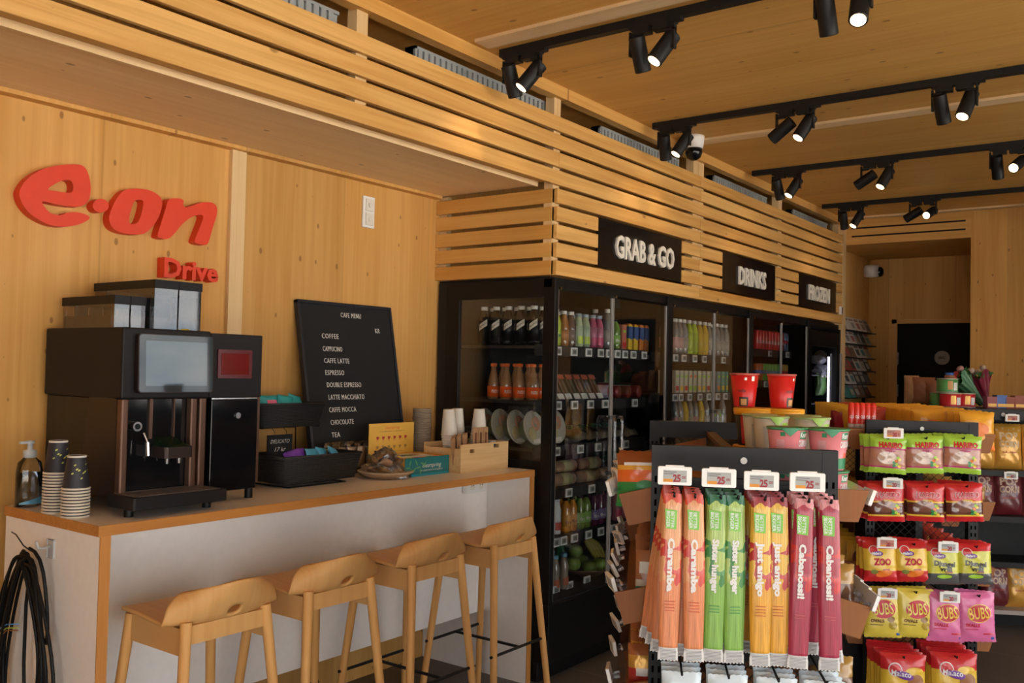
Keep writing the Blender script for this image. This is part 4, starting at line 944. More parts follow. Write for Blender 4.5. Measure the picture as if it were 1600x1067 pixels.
def carton(c1, c2, h=.150, w=.05, txt=None):
    def mk():
        t_ = thing('drink_carton', '', 'carton')
        MB().rbox(-w/2, w/2, -w/2, w/2, 0, h, .003, 2).build('carton_body', c1, t_)
        MB().box(-w/2+.004, w/2-.004, -w/2-.0006, -w/2, h*.12, h*.32).build('picture', c2, t_)
        MB().box(-w/2+.008, w/2-.008, -w/2-.0008, -w/2, h*.70, h*.80).build('logo', (lime if c2 is not lime else orange), t_)
        return t_
    return Kind(mk)
cw = mat('carton_cream', (.58, .56, .42), .4)
Kb['cartonr'] = carton(cw, red); Kb['cartony'] = carton(cw, yellow); Kb['cartong'] = carton(cw, lime)
Kb['cartonb'] = carton(mat('carton_blue', (.22, .32, .36), .4), orange); Kb['cartong2'] = carton(mat('carton_teal', (.14, .38, .28), .4), yellow); Kb['cartonp'] = carton(mat('carton_coral', (.58, .18, .12), .4), red)
# juice packs with a blue top half, for the first cooler
def bluetop(c):
    def mk():
        t_ = thing('juice_pack', '', 'juice pack'); MB().rbox(-.023, .023, -.023, .023, 0, .155, .005).build('pack_body', c, t_)
        MB().hexa([(-.0236, -.0236, .075), (.0236, -.0236, .065), (.0236, .0236, .065), (-.0236, .0236, .075), (-.0236, -.0236, .145), (.0236, -.0236, .145), (.0236, .0236, .145), (-.0236, .0236, .145)]).build('blue_print', mat('pack_navy', (.05, .10, .28), .4), t_)
        MB().rbox(-.015, .015, -.02, .02, .155, .162, .003).build('top_fold', orange, t_); return t_
    return Kind(mk)
Kb['by'] = bluetop(mat('pack_sun', (.75, .48, .03), .4)); Kb['bo'] = bluetop(mat('pack_tang', (.75, .22, .03), .4))

KN = {'black': 'black soda bottle with white cap', 'lime': 'lime green juice bottle with white cap', 'amber': 'amber drink bottle with white cap', 'grey': 'grey brown drink bottle with white cap', 'pale': 'pale green aloe bottle', 'pink': 'pink drink bottle',
 'water': 'clear water bottle with white cap', 'waterpink': 'water bottle with pink label', 'wgreen': 'yellow-green lemon water bottle', 'wyellow': 'golden mango water bottle', 'orangej': 'orange juice bottle with dark cap', 'greenj': 'green juice bottle with dark cap', 'purplej': 'purple juice bottle with dark cap', 'redj': 'dark red juice bottle', 'whiteb': 'white yoghurt drink bottle', 'pinky': 'pink yoghurt drink bottle', 'smooth': 'juice bottle with sky blue cap', 'smooth2': 'small tonic bottle with metal cap',
 'pucko': 'brown chocolate milk bottle with orange label and cap', 'redcan': 'red cola can', 'orangecan': 'orange soda can', 'greencan': 'green soda can', 'yellowcan': 'yellow soda can', 'bluecan': 'blue and silver energy drink can', 'cartonr': 'cream juice carton with red print', 'cartony': 'cream juice carton with yellow print', 'cartong': 'cream juice carton with green print', 'cartonb': 'grey blue drink carton', 'cartong2': 'teal drink carton', 'cartonp': 'coral drink carton', 'by': 'yellow juice pack with navy top', 'bo': 'orange juice pack with navy top'}
seen = {}
ROWN = ['top shelf', 'second shelf', 'third shelf', 'fourth shelf', 'fifth shelf', 'floor']
def shelf_row(ui, r, items, y, ys=(2.745, 2.825), dz=None):
    z = ROWZ[ui][r]+.0245 if r < 5 else .393
    cnt = {}
    for kd, x in items:
        X = on(x, y, 1, ys[0]).x; cnt[kd] = cnt.get(kd, 0)+1
        for d, Y in enumerate(ys):
            g = '%s standing on the %s of the %s cooler, %s' % (KN[kd], ROWN[r], U[ui][2], ('front rank', 'behind the front rank')[d > 0])
            lab = '%s, %s cooler %s, %s from left, %s' % (KN[kd], U[ui][2], ROWN[r], ORD[cnt[kd]-1], ('in front', 'rank behind', 'deep inside')[d])
            Kb[kd].put((X, Y, z+.0006), ' '.join(lab.split()[:16]), 0, 'drinks in the %s cooler, %s' % (U[ui][2], ROWN[r]))
# first cooler, top shelf: black sodas seen through the side glass, then the mixed front rank
bk = Kb['black']
for c, X in enumerate((3.885, 3.965)):
    for d in range(5):
        o = bk.put((X, 2.745+d*.082, ROWZ[0][0]+.025), 'black soda bottle with white cap, %s column, %s from the glass door, top shelf' % (('left', 'right')[c], ORD[d]), 0, 'black soda bottles behind the side glass')
        if c == 0 and d == 0:
            for oo in (o,):
                m_ = MB(); m_.sheet(lambda u, v: (.0330*math.cos(-3.3+u*1.35), .0330*math.sin(-3.3+u*1.35), .075+.03*u+v*.034), 8, 1); m_.build('white_patch', offwhite, oo)
                m_ = MB(); m_.tube([(.0336*math.cos(-3.2+i*.1), .0336*math.sin(-3.2+i*.1), .093+.0026*i+.006*math.sin(i*2.3)) for i in range(12)], .0012, 4); m_.build('script_print', black, oo)
for c, X in enumerate((3.885, 3.965)):
    for d in range(4):
        Kb['pucko'].put((X, 2.745+d*.085, ROWZ[0][1]+.025), 'chocolate milk bottle, %s column, %s from the glass door, second shelf' % (('left', 'right')[c], ORD[d]), 0, 'chocolate milk bottles behind the side glass')
shelf_row(0, 0, [('lime', 867), ('amber', 880), ('grey', 891), ('pale', 903), ('pale', 914), ('pink', 925), ('pink', 935), ('water', 948), ('greenj', 961), ('cartonp', 970), ('by', 980), ('by', 989), ('bo', 998), ('bo', 1006)], 530)
# sandwiches: clear triangular packs leaning back
def sandwich():
    t_ = thing('sandwich_pack', '', 'sandwich')
    w_ = .030
    MB().prism([(-.0, 0), (.155, .0), (.075, .135)], -w_+.004, w_-.004, axis='X').build('bread', mat('bread_pale', (.52, .40, .24), .8), t_)
    for k, c in enumerate((mat('filling_red', (.45, .10, .05), .6), mat('filling_green', (.16, .26, .05), .6))):
        MB().prism([(-.002, 0), (.157, .0), (.075, .138)], -.012+k*.012, -.004+k*.012, axis='X').build('filling', c, t_)
    MB().prism([(-.004, -.002), (.16, -.002), (.075, .142)], -w_, w_, axis='X').build('clear_case', wrapf, t_)
    MB().hexa([(-w_, -.006, .004), (w_, -.006, .004), (w_, -.004, .004), (-w_, -.004, .004), (-w_, .010, .034), (w_, .010, .034), (w_, .012, .034), (-w_, .012, .034)]).build('label', offwhite, t_)
    MB().hexa([(-w_, .052, .112), (w_, .052, .112), (w_, .054, .112), (-w_, .054, .112), (-w_, .066, .136), (w_, .066, .136), (w_, .068, .136), (-w_, .068, .136)]).build('top_label', mat('label_mix', (.5, .12, .06), .5), t_)
    return t_
sw = Kind(sandwich)
for i, x in enumerate((865, 877, 889, 902, 914, 926, 938)):
    for d in range(2): sw.put((on(x, 620, 1, 2.74).x, 2.74+d*.10, ROWZ[0][1]+.025), 'clear-packed sandwich on the second shelf, %s from the left %s' % (ORD[i], ('in front', 'in the back rank')[d]), 0, 'sandwiches in the first cooler')
# cured meat rolls
rl = Kind(lambda: (lambda t: (MB().lathe([(0, 0), (.036, .002), (.038, .012), (.038, .26), (.034, .275), (0, .277)], n=18).build('roll', mat('salami_red', (.20, .025, .02), .35), t), MB().lathe([(.0386, .06), (.0386, .22)], n=18).build('paper_label', mat('label_lilac', (.42, .38, .46), .5), t), t)[-1])(thing('sausage_roll', '', 'sausage')))
for i, x in enumerate((963, 979, 995)): rl.put((on(x, 622, 1, 2.74).x, 2.72, ROWZ[0][1]+.064), 'dark red salami roll with pale label on the second shelf, %s from the left' % ORD[i], 0, 'salami rolls', rot=(-PI/2+.0, 0, .12))
# round salads on edge
def salad():
    t_ = thing('salad_bowl', '', 'salad')
    MB().lathe([(0, 0), (.055, .0), (.076, .05), (.082, .054)], n=26).build('bowl', mat('bowl_green', (.10, .20, .07), .3, coat=.5), t_)
    MB().lathe([(.082, .052), (.090, .055), (.091, .060), (.084, .062)], n=26).build('rim', mat('bowl_rim', (.48, .46, .38), .3, coat=.5), t_)
    MB().lathe([(.082, .055), (.05, .060), (0, .061)], n=20).build('leaves', mat('salad_green', (.16, .24, .07), .5), t_)
    MB().lathe([(.040, .060), (.034, .066), (0, .068)], n=18, c=(.012, .022, 0)).build('topping', mat('salad_topping', (.56, .27, .16), .5), t_)
    MB().lathe([(.036, .060), (.030, .066), (0, .067)], n=18, c=(-.028, -.030, 0)).build('topping', mat('salad_pasta', (.55, .47, .25), .5), t_)
    MB().box(-.03, .03, -.080, -.058, .0625, .0632).build('label', offwhite, t_)
    MB().add([(-.014, .0, .0688), (.014, .0, .0688), (.014, .084, .0635), (-.014, .084, .0635)], [(0, 1, 2, 3)]).build('sleeve_strip', mat('salad_strip', (.34, .30, .20), .5), t_)
    return t_
sd = Kind(salad)
for c, X in enumerate((3.905, 4.105)):
    for d in range(4 if c == 0 else 2): sd.put((X, 2.80+d*.105, ROWZ[0][2]+.112), 'clear round salad bowl standing on edge, %s column, %s from the door' % (('left', 'right')[c], ORD[d]), 0, 'salad bowls in the first cooler', rot=(PI/2-.22, 0, 0))
# bread bags
bb = Kind(lambda: (lambda t: (crumple(.19, .16, .085, 3).build('clear_bag', wrapf, t), MB().lathe([(0, -.028), (.06, -.022), (.07, 0), (.06, .022), (0, .03)], n=16, sx=1.05).build('bread', mat('bread_crust', (.50, .37, .22), .8), t), MB().sheet(lambda u, v: ((u-.5)*.15, .02+(v-.5)*.05, .045-.01*abs(2*u-1)**2), 6, 2).build('green_label', mat('label_forest', (.02, .13, .06), .4), t), t)[-1])(thing('bread_bag', '', 'bread bag')))
for i, x in enumerate((896, 914, 932, 951, 972)): bb.put((on(x, 690, 1, 2.80).x, 2.80, ROWZ[0][2]+.065), 'clear bag of flatbread with green label on the third shelf, %s from the left' % ORD[i], .1, 'bread bags in the first cooler', rot=(.25, 0, .1))
# tortilla wraps lying across
def wrap_():
    t_ = thing('tortilla_wrap', '', 'wrap'); MB().lathe([(0, 0), (.030, .003), (.033, .02), (.034, .19), (.026, .20), (0, .202)], n=16).build('wrap', mat('wrap_brown', (.34, .20, .12), .5), t_)
    MB().lathe([(.0345, .06), (.0347, .15)], n=16).build('label', mat('wrap_label', (.42, .40, .20), .5), t_); return t_
wr = Kind(wrap_)
for i, (x, z, lay) in enumerate(((862, 0, 'lower left'), (900, 0, 'lower middle'), (935, 0, 'lower right'), (872, .062, 'upper left'), (912, .062, 'upper middle'))):
    p = on(x, 760, 1, 2.76); wr.put((p.x, 2.755 if z == 0 else 2.79, ROWZ[0][3]+.060+z), 'brown paper tortilla wrap lying on the fourth shelf, %s of the pile' % lay, 0, 'tortilla wraps', rot=(0, PI/2-.0, .02))
t_ = thing('herb_pot', 'bunch of dark green herbs in foil at the right of the fourth shelf', 'herbs', (on(950, 745, 1, 2.85).x, 2.85, ROWZ[0][3]+.026))
MB().lathe([(0, 0), (.04, 0), (.055, .08), (0, .08)], n=14).build('pot', film, t_)
m_ = MB(); rr = random.Random(2)
for i in range(60):
    a = rr.uniform(0, 6.28); e = rr.uniform(.2, 1); c = Vector((.06*e*math.cos(a), .06*e*math.sin(a), .07+.07*rr.random())); u_ = Vector((rr.uniform(-1, 1), rr.uniform(-1, 1), rr.uniform(-1, 1))).normalized()*.018; v_ = u_.orthogonal().normalized()*.010
    m_.add([c-u_, c+v_, c+u_, c-v_], [(0, 1, 2, 3)])
m_.build('leaves', mat('herb_green', (.02, .10, .04), .6), t_)
shelf_row(0, 4, [('redj', 838), ('whiteb', 854), ('whiteb', 868), ('orangej', 883), ('orangej', 893), ('greenj', 905), ('greenj', 915), ('purplej', 927), ('purplej', 937), ('purplej', 947), ('pinky', 962), ('pinky', 974), ('pinky', 986)], 820, (2.745, 2.825, 2.905))
shelf_row(0, 5, [('smooth2', 838), ('smooth2', 852), ('smooth', 866), ('smooth', 880)], 905, (2.70, 2.78, 2.86))
# fruit bowl on the floor of the cooler
FB = Vector((on(913, 905, 1, 2.80).x, 2.80, .393))
t_ = thing('fruit_bowl', 'wide shallow brown bowl of fruit on the floor of the first cooler', 'bowl', FB)
MB().lathe([(0, .002), (.08, .004), (.15, .045), (.155, .048), (.15, .040), (.085, 0), (0, 0)], n=32).build('dish', mat('bowl_brown', (.20, .11, .07), .5), t_)
def apple(lab, p, c):
    t_ = thing('green_apple', lab, 'apple', p, 0, 'green apples in the bowl')
    MB().lathe([(0, .006), (.014, .0), (.036, .012), (.042, .038), (.036, .062), (.016, .073), (0, .066)], n=18).build('apple_body', c, t_); MB().cone((0, 0, .066), (.004, 0, .084), .0015, .0015, 6).build('stem', brown, t_)
ag = mat('apple_green', (.22, .34, .06), .35)
for lab, dx, dy, dz in (('green apple at the front left of the fruit bowl', -.055, -.07, .024), ('green apple at the front right of the fruit bowl', .035, -.08, .024), ('green apple at the left rim of the fruit bowl', -.105, .01, .035), ('green apple on top at the back left of the bowl', -.05, .03, .095), ('green apple lying in the middle of the fruit bowl', .0, .02, .03)):
    apple(lab, FB+Vector((dx, dy, dz)), ag)
t_ = thing('banana_bunch', 'bunch of yellow green bananas at the right of the fruit bowl', 'bananas', FB+Vector((.05, .02, .12)))
for i in range(4):
    m_ = MB(); dx = i*.028-.02; m_.tube([(0+dx*.2, 0, .075), (dx*.6, .0, .06), (.03+dx, -.01, .03), (.055+dx*1.1, -.03, -.02), (.06+dx*1.1, -.045, -.055)], [.005, .012, .017, .015, .005], 8); m_.build('banana', mat('banana_yellow', (.38, .34, .07), .5), t_)
t_ = thing('leaf_pack', 'green leafy pack with white strip behind the blue-capped bottles', 'food pack', (on(880, 868, 1, 2.92).x, 2.92, .393)); crumple(.12, .20, .07, 61).build('bag', mat('leaf_bag', (.03, .12, .05), .3), t_, M=Matrix.Translation((0, 0, .11)) @ Matrix.Rotation(PI/2, 4, 'X')); MB().box(-.06, .06, -.045, -.04, .20, .225).build('paper_strip', offwhite, t_)
# second cooler
shelf_row(1, 0, [('waterpink', 1054), ('waterpink', 1061), ('water', 1068), ('wgreen', 1076), ('wgreen', 1084), ('wyellow', 1092), ('wyellow', 1100), ('water', 1107), ('water', 1119), ('water', 1126), ('water', 1133), ('water', 1140), ('water', 1147)], 530)
shelf_row(1, 1, [('cartonr', 1053), ('cartony', 1060), ('cartonr', 1067), ('cartong', 1074), ('cartong', 1081), ('cartony', 1088), ('cartony', 1095), ('cartonr', 1102), ('cartony', 1109), ('cartonb', 1118), ('cartong2', 1125), ('cartong2', 1132), ('cartonp', 1139), ('cartonp', 1146), ('cartonp', 1153)], 600)
shelf_row(1, 2, [('waterpink', 1053), ('water', 1061), ('wyellow', 1069), ('water', 1077), ('waterpink', 1085), ('wyellow', 1094), ('water', 1102), ('cartonb', 1112), ('cartonr', 1120), ('water', 1128), ('water', 1137), ('water', 1146)], 640)
# third cooler
shelf_row(2, 0, [('redcan', x) for x in (1155+4.9*i for i in range(3))][:0]+[('redcan', 1181+4.7*i) for i in range(9)]+[('bluecan', 1225+4.2*i) for i in range(5)], 540)
shelf_row(2, 1, [('orangecan', 1181), ('orangecan', 1186)]+[('greencan', 1191+4.7*i) for i in range(6)]+[('yellowcan', 1221+4.6*i) for i in range(5)], 585)
# freezer bags
fz = Kind(lambda: (lambda t: (crumple(.16, .12, .08, 21).build('bag', mat('ice_bag', (.34, .34, .38), .25), t), t)[-1])(thing('frozen_bag', '', 'frozen bag')))
for i, (x, y) in enumerate(((1278, 562), (1285, 575), (1279, 583))):
    p = on(x, y, 1, 2.72); fz.put((p.x, 2.72, p.z), 'frosty grey plastic bag hanging in the freezer, %s from the top' % ORD[i], 0, 'bags in the freezer')
for i, x in enumerate((1279, 1285)):
    p = on(x, 600, 1, 2.70); t_ = thing('frozen_pack', 'green frozen vegetable pack in the freezer, %s one' % ('left', 'right')[i], 'frozen pack', (p.x, 2.70, p.z), 0, 'green packs in the freezer')
    crumple(.10, .20, .06, 31+i).build('bag', mat('veg_bag', (.16, .34, .10), .3), t_, M=Matrix.Rotation(PI/2, 4, 'X')); MB().box(-.03, .03, -.034, -.032, .06, .08).build('label', offwhite, t_)

# ================================================================ SNACK RACKS (turned about 28 degrees in the room)
RZ = -math.radians(61.7)
LX = Vector((math.cos(RZ), math.sin(RZ), 0)); LA = Vector((-math.sin(RZ), math.cos(RZ), 0))
class Fr:
    def __init__(s, o): s.o = Vector(o)
    def w(s, x, y, z): return s.o+LX*x+LA*y+Vector((0, 0, z))
    def on(s, px_, py_, ly=0.0):
        d = ray(px_, py_); e = Vector((0, 0, EYE)); t = (s.o+LA*ly-e).dot(LA)/d.dot(LA); p = e+d*t-s.o
        return p.dot(LX), p.z
G1, G2, G3 = Fr((2.115, 1.117, 0)), Fr((4.138, 1.148, 0)), None
p3 = Vector((0, 0, EYE))+ray(1506, 640)*5.8; G3 = Fr((p3.x, p3.y, 0))
RW, RH, RL = .458, 1.364, 1.2
slotm = mat('slot_dark', (.002, .002, .002), .9, spec=0)
def end_frame(par, y, face, bars):
    m_ = MB()
    for x in (0, RW-.038):
        m_.box(x, x+.038, y, y+.03, 0, RH, 0)
        z = .25
        while z < RH-.07:
            for dx in (.009, .024): m_.box(x+dx, x+dx+.006, y+face*.0006+(0 if face < 0 else .03), y+(0 if face < 0 else .03), z, z+.016, 1)
            z += .030
    m_.build('upright_posts' if False else 'end_post', [rackm, slotm], par)
def rack(name, label, fr, hooks, bars, bins, far=True, mesh=True):
    t_ = thing(name, label, 'display rack', fr.w(0, 0, 0), RZ)
    for y, face in ((0, -1), (RL, -1)):
        for x in (0, RW-.038):
            m_ = MB(); m_.box(x, x+.038, y, y+.03, 0, RH, 0); z = .25
            while z < RH-.075:
                for dx in (.008, .024): m_.box(x+dx, x+dx+.006, y-.0006, y, z, z+.016, 1)
                z += .030
            m_.build('end_post', [rackm, slotm], t_)
        b_ = MB().box(.038, RW-.038, y+.002, y+.02, RH-.062, RH-.004).box(0, RW, y+.001, y+.03, RH-.006, RH).build('top_bar', rackm, t_)
        if y == 0:
            MB().cone((RW/2, .002, RH-.032), (RW/2, -.003, RH-.032), .0085, .0085, 18).build('round_button', mat('button_steel', (.55, .54, .50), .4, .3), b_)
            MB().box(.050, RW-.050, -.004, .002, RH-.096, RH-.090).box(.044, RW-.044, .0, .012, RH-.120, RH-.100).box(.044, RW-.044, .0, .012, RH-.150, RH-.130).build('rail', rackm, t_)
    # diamond mesh in both ends
    for y, zz in ((.02, ((.30, 1.20),)), (RL+.01, ((.9, 1.30),))):
        for z0, z1 in zz:
            m_ = MB(); st_ = .034; k = -int((z1-z0)/st_)-1
            while .04+k*st_ < RW:
                for sgn in (1, -1):
                    xa = .04+k*st_ if sgn > 0 else .04+k*st_+(z1-z0); za = z0
                    xb = xa+sgn*(z1-z0); zb = z1
                    # clip to the panel
                    if sgn > 0:
                        if xa < .04: za += (.04-xa); xa = .04
                        if xb > RW-.04: zb -= (xb-(RW-.04)); xb = RW-.04
                    else:
                        if xa > RW-.04: za += (xa-(RW-.04)); xa = RW-.04
                        if xb < .04: zb -= (.04-xb); xb = .04
                    if zb > za: m_.cone((xa, y, za), (xb, y, zb), .0014, .0014, 4, caps=False)
                k += 1
            m_.build('wire_mesh', blackm, t_)
    MB().box(.03, RW-.03, .03, RL, .0, .14).build('plinth', black, t_)
    MB().box(RW/2-.014, RW/2+.014, .03, RL, .14, RH-.05).build('centre_board', mat('centre_black', (.02, .018, .017), .6), t_)
    MB().box(RW/2-.016, RW/2+.016, .03, RL, RH-.05, RH-.035).build('centre_cap', mat('cap_walnut', (.10, .045, .02), .5), t_)
    for z in bars: MB().box(.038, RW-.038, .002, .022, z-.022, z+.022).build('cross_bar', rackm, t_)
    for x, z, ln in hooks: MB().tube([(x, .0, z), (x, -ln, z-.002), (x, -ln-.004, z+.006)], .003, 6).build('hook', blackm, t_)
    for side, z0, h, tilt, out in bins:
        xo = -out if side < 0 else RW+out; xi = RW/2+side*.018; up = tilt
        P = lambda x, z: (x, z)
        pts = [(xi, z0+up), (xo-side*.026, z0), (xo, z0+h), (xi, z0+h+up)]
        if side > 0: pts = pts[::-1]
        bn = MB().hexa([(xi, .045, z0+up), (xo-side*.026, .045, z0), (xo-side*.026, RL-.01, z0), (xi, RL-.01, z0+up), (xi, .045, z0+up+.008), (xo-side*.025, .045, z0+.008), (xo-side*.025, RL-.01, z0+.008), (xi, RL-.01, z0+up+.008)]).build('bin', bin_wood, t_)
        MB().prism(pts, .035, .045, axis='Y').build('bin_end_panel', bin_wood, bn); MB().prism(pts, RL-.01, RL, axis='Y').build('bin_end_panel', bin_wood, bn)
        MB().add([(xo-side*.026, .045, z0), (xo-side*.026, RL-.01, z0), (xo-side*.002, RL-.01, z0+h+.0), (xo-side*.002, .045, z0+h)], [(0, 1, 2, 3)]).build('clear_front', acryl_bin, bn)
    return t_
BZ = [(1.150, .080, .075, .083), (.895, .08, .075, .090), (.655, .08, .07, .085), (.40, .08, .07, .085)]
BZ1 = BZ; BZ2 = [(1.232, .083, .0, .083), (.945, .08, .0, .083), (.665, .08, .0, .085), (.39, .08, .0, .085)]
def bins_for(B): return [(s, z+(.035 if s > 0 and i == 0 and B is BZ1 else 0), h, t if not (s > 0 and i == 0) else .0, o) for s in (-1, 1) for i, (z, h, t, o) in enumerate(B)]
sx = [G1.on(x, 745, -.08)[0] for x in (1052, 1083, 1121, 1147, 1187, 1213, 1252, 1285)]
h1 = [(x, 1.262, .19) for x in sx]+[(x, .86, .22) for x in (.075, .18, .29, .395)]
rack('snack_rack', 'black metal snack rack in front, hung with long colourful candy strips', G1, h1, (1.262, .855), bins_for(BZ1))

# ---------------- big e-ink price tags
def price_tag(fr, x, z, y, s, price, lab, grp, cat='price tag', redd=False):
    t_ = thing('price_tag', lab, cat, fr.w(x, y, z), RZ, grp)
    w_, h_ = .0415*s, .0225*s
    pts = rrect(w_*2, h_*2, .004*s)
    MB().prism(pts, 0, .011, axis='Y').box(-w_*.55, w_*.55, .004, .012, h_, h_+.003).build('tag_case', mat('tag_white', (.86, .85, .82), .4), t_)
    d = MB().box(-w_*.68, w_*.70, -.0006, 0, -h_*.68, h_*.62).build('display', mat('eink_pink' if redd else 'eink_panel', (.52, .22, .17) if redd else (.42, .43, .42), .6), t_)
    MB().box(-w_*.68, -w_*.12, -.0010, -.0006, -h_*.68, -h_*.34).build('orange_bar', mat('eink_orange', (.75, .30, .03), .6), t_)
    m_ = MB(); text(m_, price, lambda a, b, c: (w_*.12+a, -.0012, -h_*.62+b), h=h_*.78, w=w_*.46, bold=.06, spacing=.92); m_.build('price', mat('price_red', (.33, .03, .04), .6), t_)
    m_ = MB(); text(m_, '00', lambda a, b, c: (w_*.53+a, -.0012, -h_*.28+b), h=h_*.30, bold=.02); m_.build('price_cents', mat('price_red', (.3, 0, 0)), t_)
    m_ = MB(); 
    for k in range(2): m_.box(-w_*.64, w_*(.10-.15*k), -.0010, -.0006, h_*(.40-.22*k), h_*(.47-.22*k))
    m_.build('small_print', mat('eink_text', (.12, .12, .12), .6), t_)
for i, (px_, py_) in enumerate(((1054.5, 743.5), (1123.5, 747), (1190, 751.5), (1262, 753.5))):
    x, z = G1.on(px_, py_, -.20)
    price_tag(G1, x, z, -.20, .94, '25', 'big white price tag reading 25 over the %s candy strips' % ('orange', 'green', 'yellow', 'red')[i], 'price tags reading 25')

# ---------------- pillow bags: a bulged front surface that labels and letters follow
class Bag:
    def __init__(s, w, h, d, seed=0): s.w, s.h, s.d = w, h, d; r = random.Random(seed); s.p = [r.uniform(0, 6.28) for _ in range(6)]
    def y(s, x, z, front=True):
        u = max(-1, min(1, 2*x/s.w)); v = max(-1, min(1, 2*(z/s.h)-1)) if s.h else 0
        e = max(0, (1-abs(u)**2.6))**.6*max(0, (1-abs(v)**3.2))**.7
        wr = .10*math.sin(u*5+s.p[0]+v*3)*math.sin(v*6+s.p[1])+.05*math.sin(u*11+s.p[2])*math.cos(v*9+s.p[3])
        ed = .0018*math.sin(z*260+s.p[4])*(1-e)
        return -s.d/2*e*(1+wr)-.0012+ed if front else s.d/2*e+.0012+ed
    def xs(s, x, z): v = 2*z/s.h-1; return x*(1-.05*(1-abs(v)**4))    # sides pull in where it bulges
    def body(s, zones, k=14):
        """zones: [(z fraction up to, material)] bottom to top"""
        mats = [m for _, m in zones]; mb = MB(); nz = 22; zs = [i/nz for i in range(nz+1)]
        def face(front):
            vs = []
            for zf in zs:
                for i in range(k+1):
                    x = (i/k-.5)*s.w; z = zf*s.h; zz = z+(0 if 0 < zf < 1 else (.0025 if i % 2 else -.0)*(1 if zf == 1 else -1)); vs.append((s.xs(x, z), s.y(x, z, front), zz))
            for j in range(nz):
                zc = (zs[j]+zs[j+1])/2; mi = next((q for q, (t, _) in enumerate(zones) if zc <= t), len(zones)-1)
                for i in range(k):
                    a = j*(k+1)+i; f = (a, a+1, a+k+2, a+k+1); mb.add([vs[q] for q in f], [(0, 1, 2, 3) if front else (3, 2, 1, 0)], mi, True)
        face(True); face(False)
        return mb, mats
    def build(s, zones, par):
        mb, mats = s.body(zones); o = mb.build('bag', mats, par)
        bm = bmesh.new(); bm.from_mesh(o.data); bmesh.ops.remove_doubles(bm, verts=bm.verts, dist=1e-5); bm.to_mesh(o.data); bm.free(); return o
    def ell(s, par, cx, cz, rx, rz, m, name='print', rot=0, e=.0010):
        mb = MB(); vs = [(0, 0)]; n = 24
        for r in (.35, .7, 1):
            for i in range(n): a = 2*PI*i/n; vs.append((r*math.cos(a), r*math.sin(a)))
        P = []
        for a, b in vs:
            x = cx+a*rx*math.cos(rot)-b*rz*math.sin(rot); z = cz+a*rx*math.sin(rot)+b*rz*math.cos(rot); P.append((s.xs(x, z), s.y(x, z)-e, z))
        fs = [(0, 1+i, 1+(i+1) % n) for i in range(n)]
        for q in range(2):
            for i in range(n): a = 1+q*n+i; b = 1+q*n+(i+1) % n; fs.append((a, a+n, b+n, b))
        mb.add(P, fs, 0, True); return mb.build(name, m, par)
    def rect(s, par, x0, x1, z0, z1, m, name='print', e=.0008):
        mb = MB()
        def P(u, v): x = x0+(x1-x0)*u; z = z0+(z1-z0)*v; return (s.xs(x, z), s.y(x, z)-e, z)
        mb.sheet(P, 8, 6); return mb.build(name, m, par)
    def txt(s, par, t, cx, cz, m, w=None, h=None, bold=.05, e=.0016, rot=0, name='lettering', shear=0):
        mb = MB(); c_, s_ = math.cos(rot), math.sin(rot)
        def fn(a, b, c): x = cx+a*c_-b*s_; z = cz+a*s_+b*c_; return (s.xs(x, z), s.y(x, z)-e, z)
        text(mb, t, fn, w=w, h=h, bold=bold, shear=shear); return mb.build(name, m, par)
# bag kinds ------------------------------------------------------------
wht = mat('print_white', (.78, .76, .74), .4); prk = mat('print_crimson', (.52, .01, .03), .35)
gelm = mat('gummi_window', (.46, .20, .13), .25, coat=.5); gelm2 = mat('gummi_green', (.22, .30, .12), .25, coat=.5); darkc = mat('cola_window', (.12, .03, .02), .2, coat=.6)
magen = mat('print_magenta', (.45, .03, .16), .35); limeb = mat('bag_lime', (.36, .62, .06), .3, coat=.3); redb = mat('bag_red', (.60, .02, .025), .3, coat=.3)
yelb = mat('bag_yellow', (.80, .52, .05), .3, coat=.3); ylg = mat('bag_sunyellow', (.72, .56, .07), .3, coat=.3); pinkb = mat('bag_pink', (.72, .16, .36), .3, coat=.3); blk = mat('liquorice_black', (.02, .02, .022), .3, coat=.4)
goldb = mat('bag_gold', (.66, .33, .05), .28, .25, coat=.3); maroon = mat('bag_maroon', (.14, .015, .02), .3, coat=.3)
def mk_haribo(greenish):
    def mk():
        t_ = thing('candy_bag', '', 'candy bag'); b = Bag(.150, .152, .040, 4 if greenish else 9); top = limeb if greenish else redb
        if greenish: b.build([(.13, limeb), (.175, magen), (.64, gelm), (.675, magen), (1, limeb)], t_)
        else: b.build([(.14, redb), (.19, yelb), (.50, darkc), (.55, yelb), (1, redb)], t_)
        b.txt(t_, 'HARIBO', .008, .105 if greenish else .098, mat('logo_red', (.55, .01, .02), .35) if greenish else wht, w=.098, h=.021, bold=.075)
        if not greenish: b.txt(t_, 'HARIBO', .008, .0985, prk, w=.094, h=.020, bold=.03, e=.0022)
        b.txt(t_, 'nappar' if greenish else 'nappar', .008, .088 if greenish else .084, magen if greenish else yelb, w=.045, h=.009)
        b.ell(t_, -.005, .062, .040, .026, mat('window_glaze', (.52, .36, .28), .15, coat=.8) if greenish else mat('window_cola', (.20, .07, .04), .15, coat=.8), 'window')
        for i in range(7):
            a = i*.9; b.ell(t_, .035+.022*math.cos(a*1.7)*(1 if i % 2 else .5), .030+.010*i*.7 % .04, .007, .006, (yelb, lime, green, orange)[i % 4], 'candy_print', e=.0018)
        return t_
    return Kind(mk)
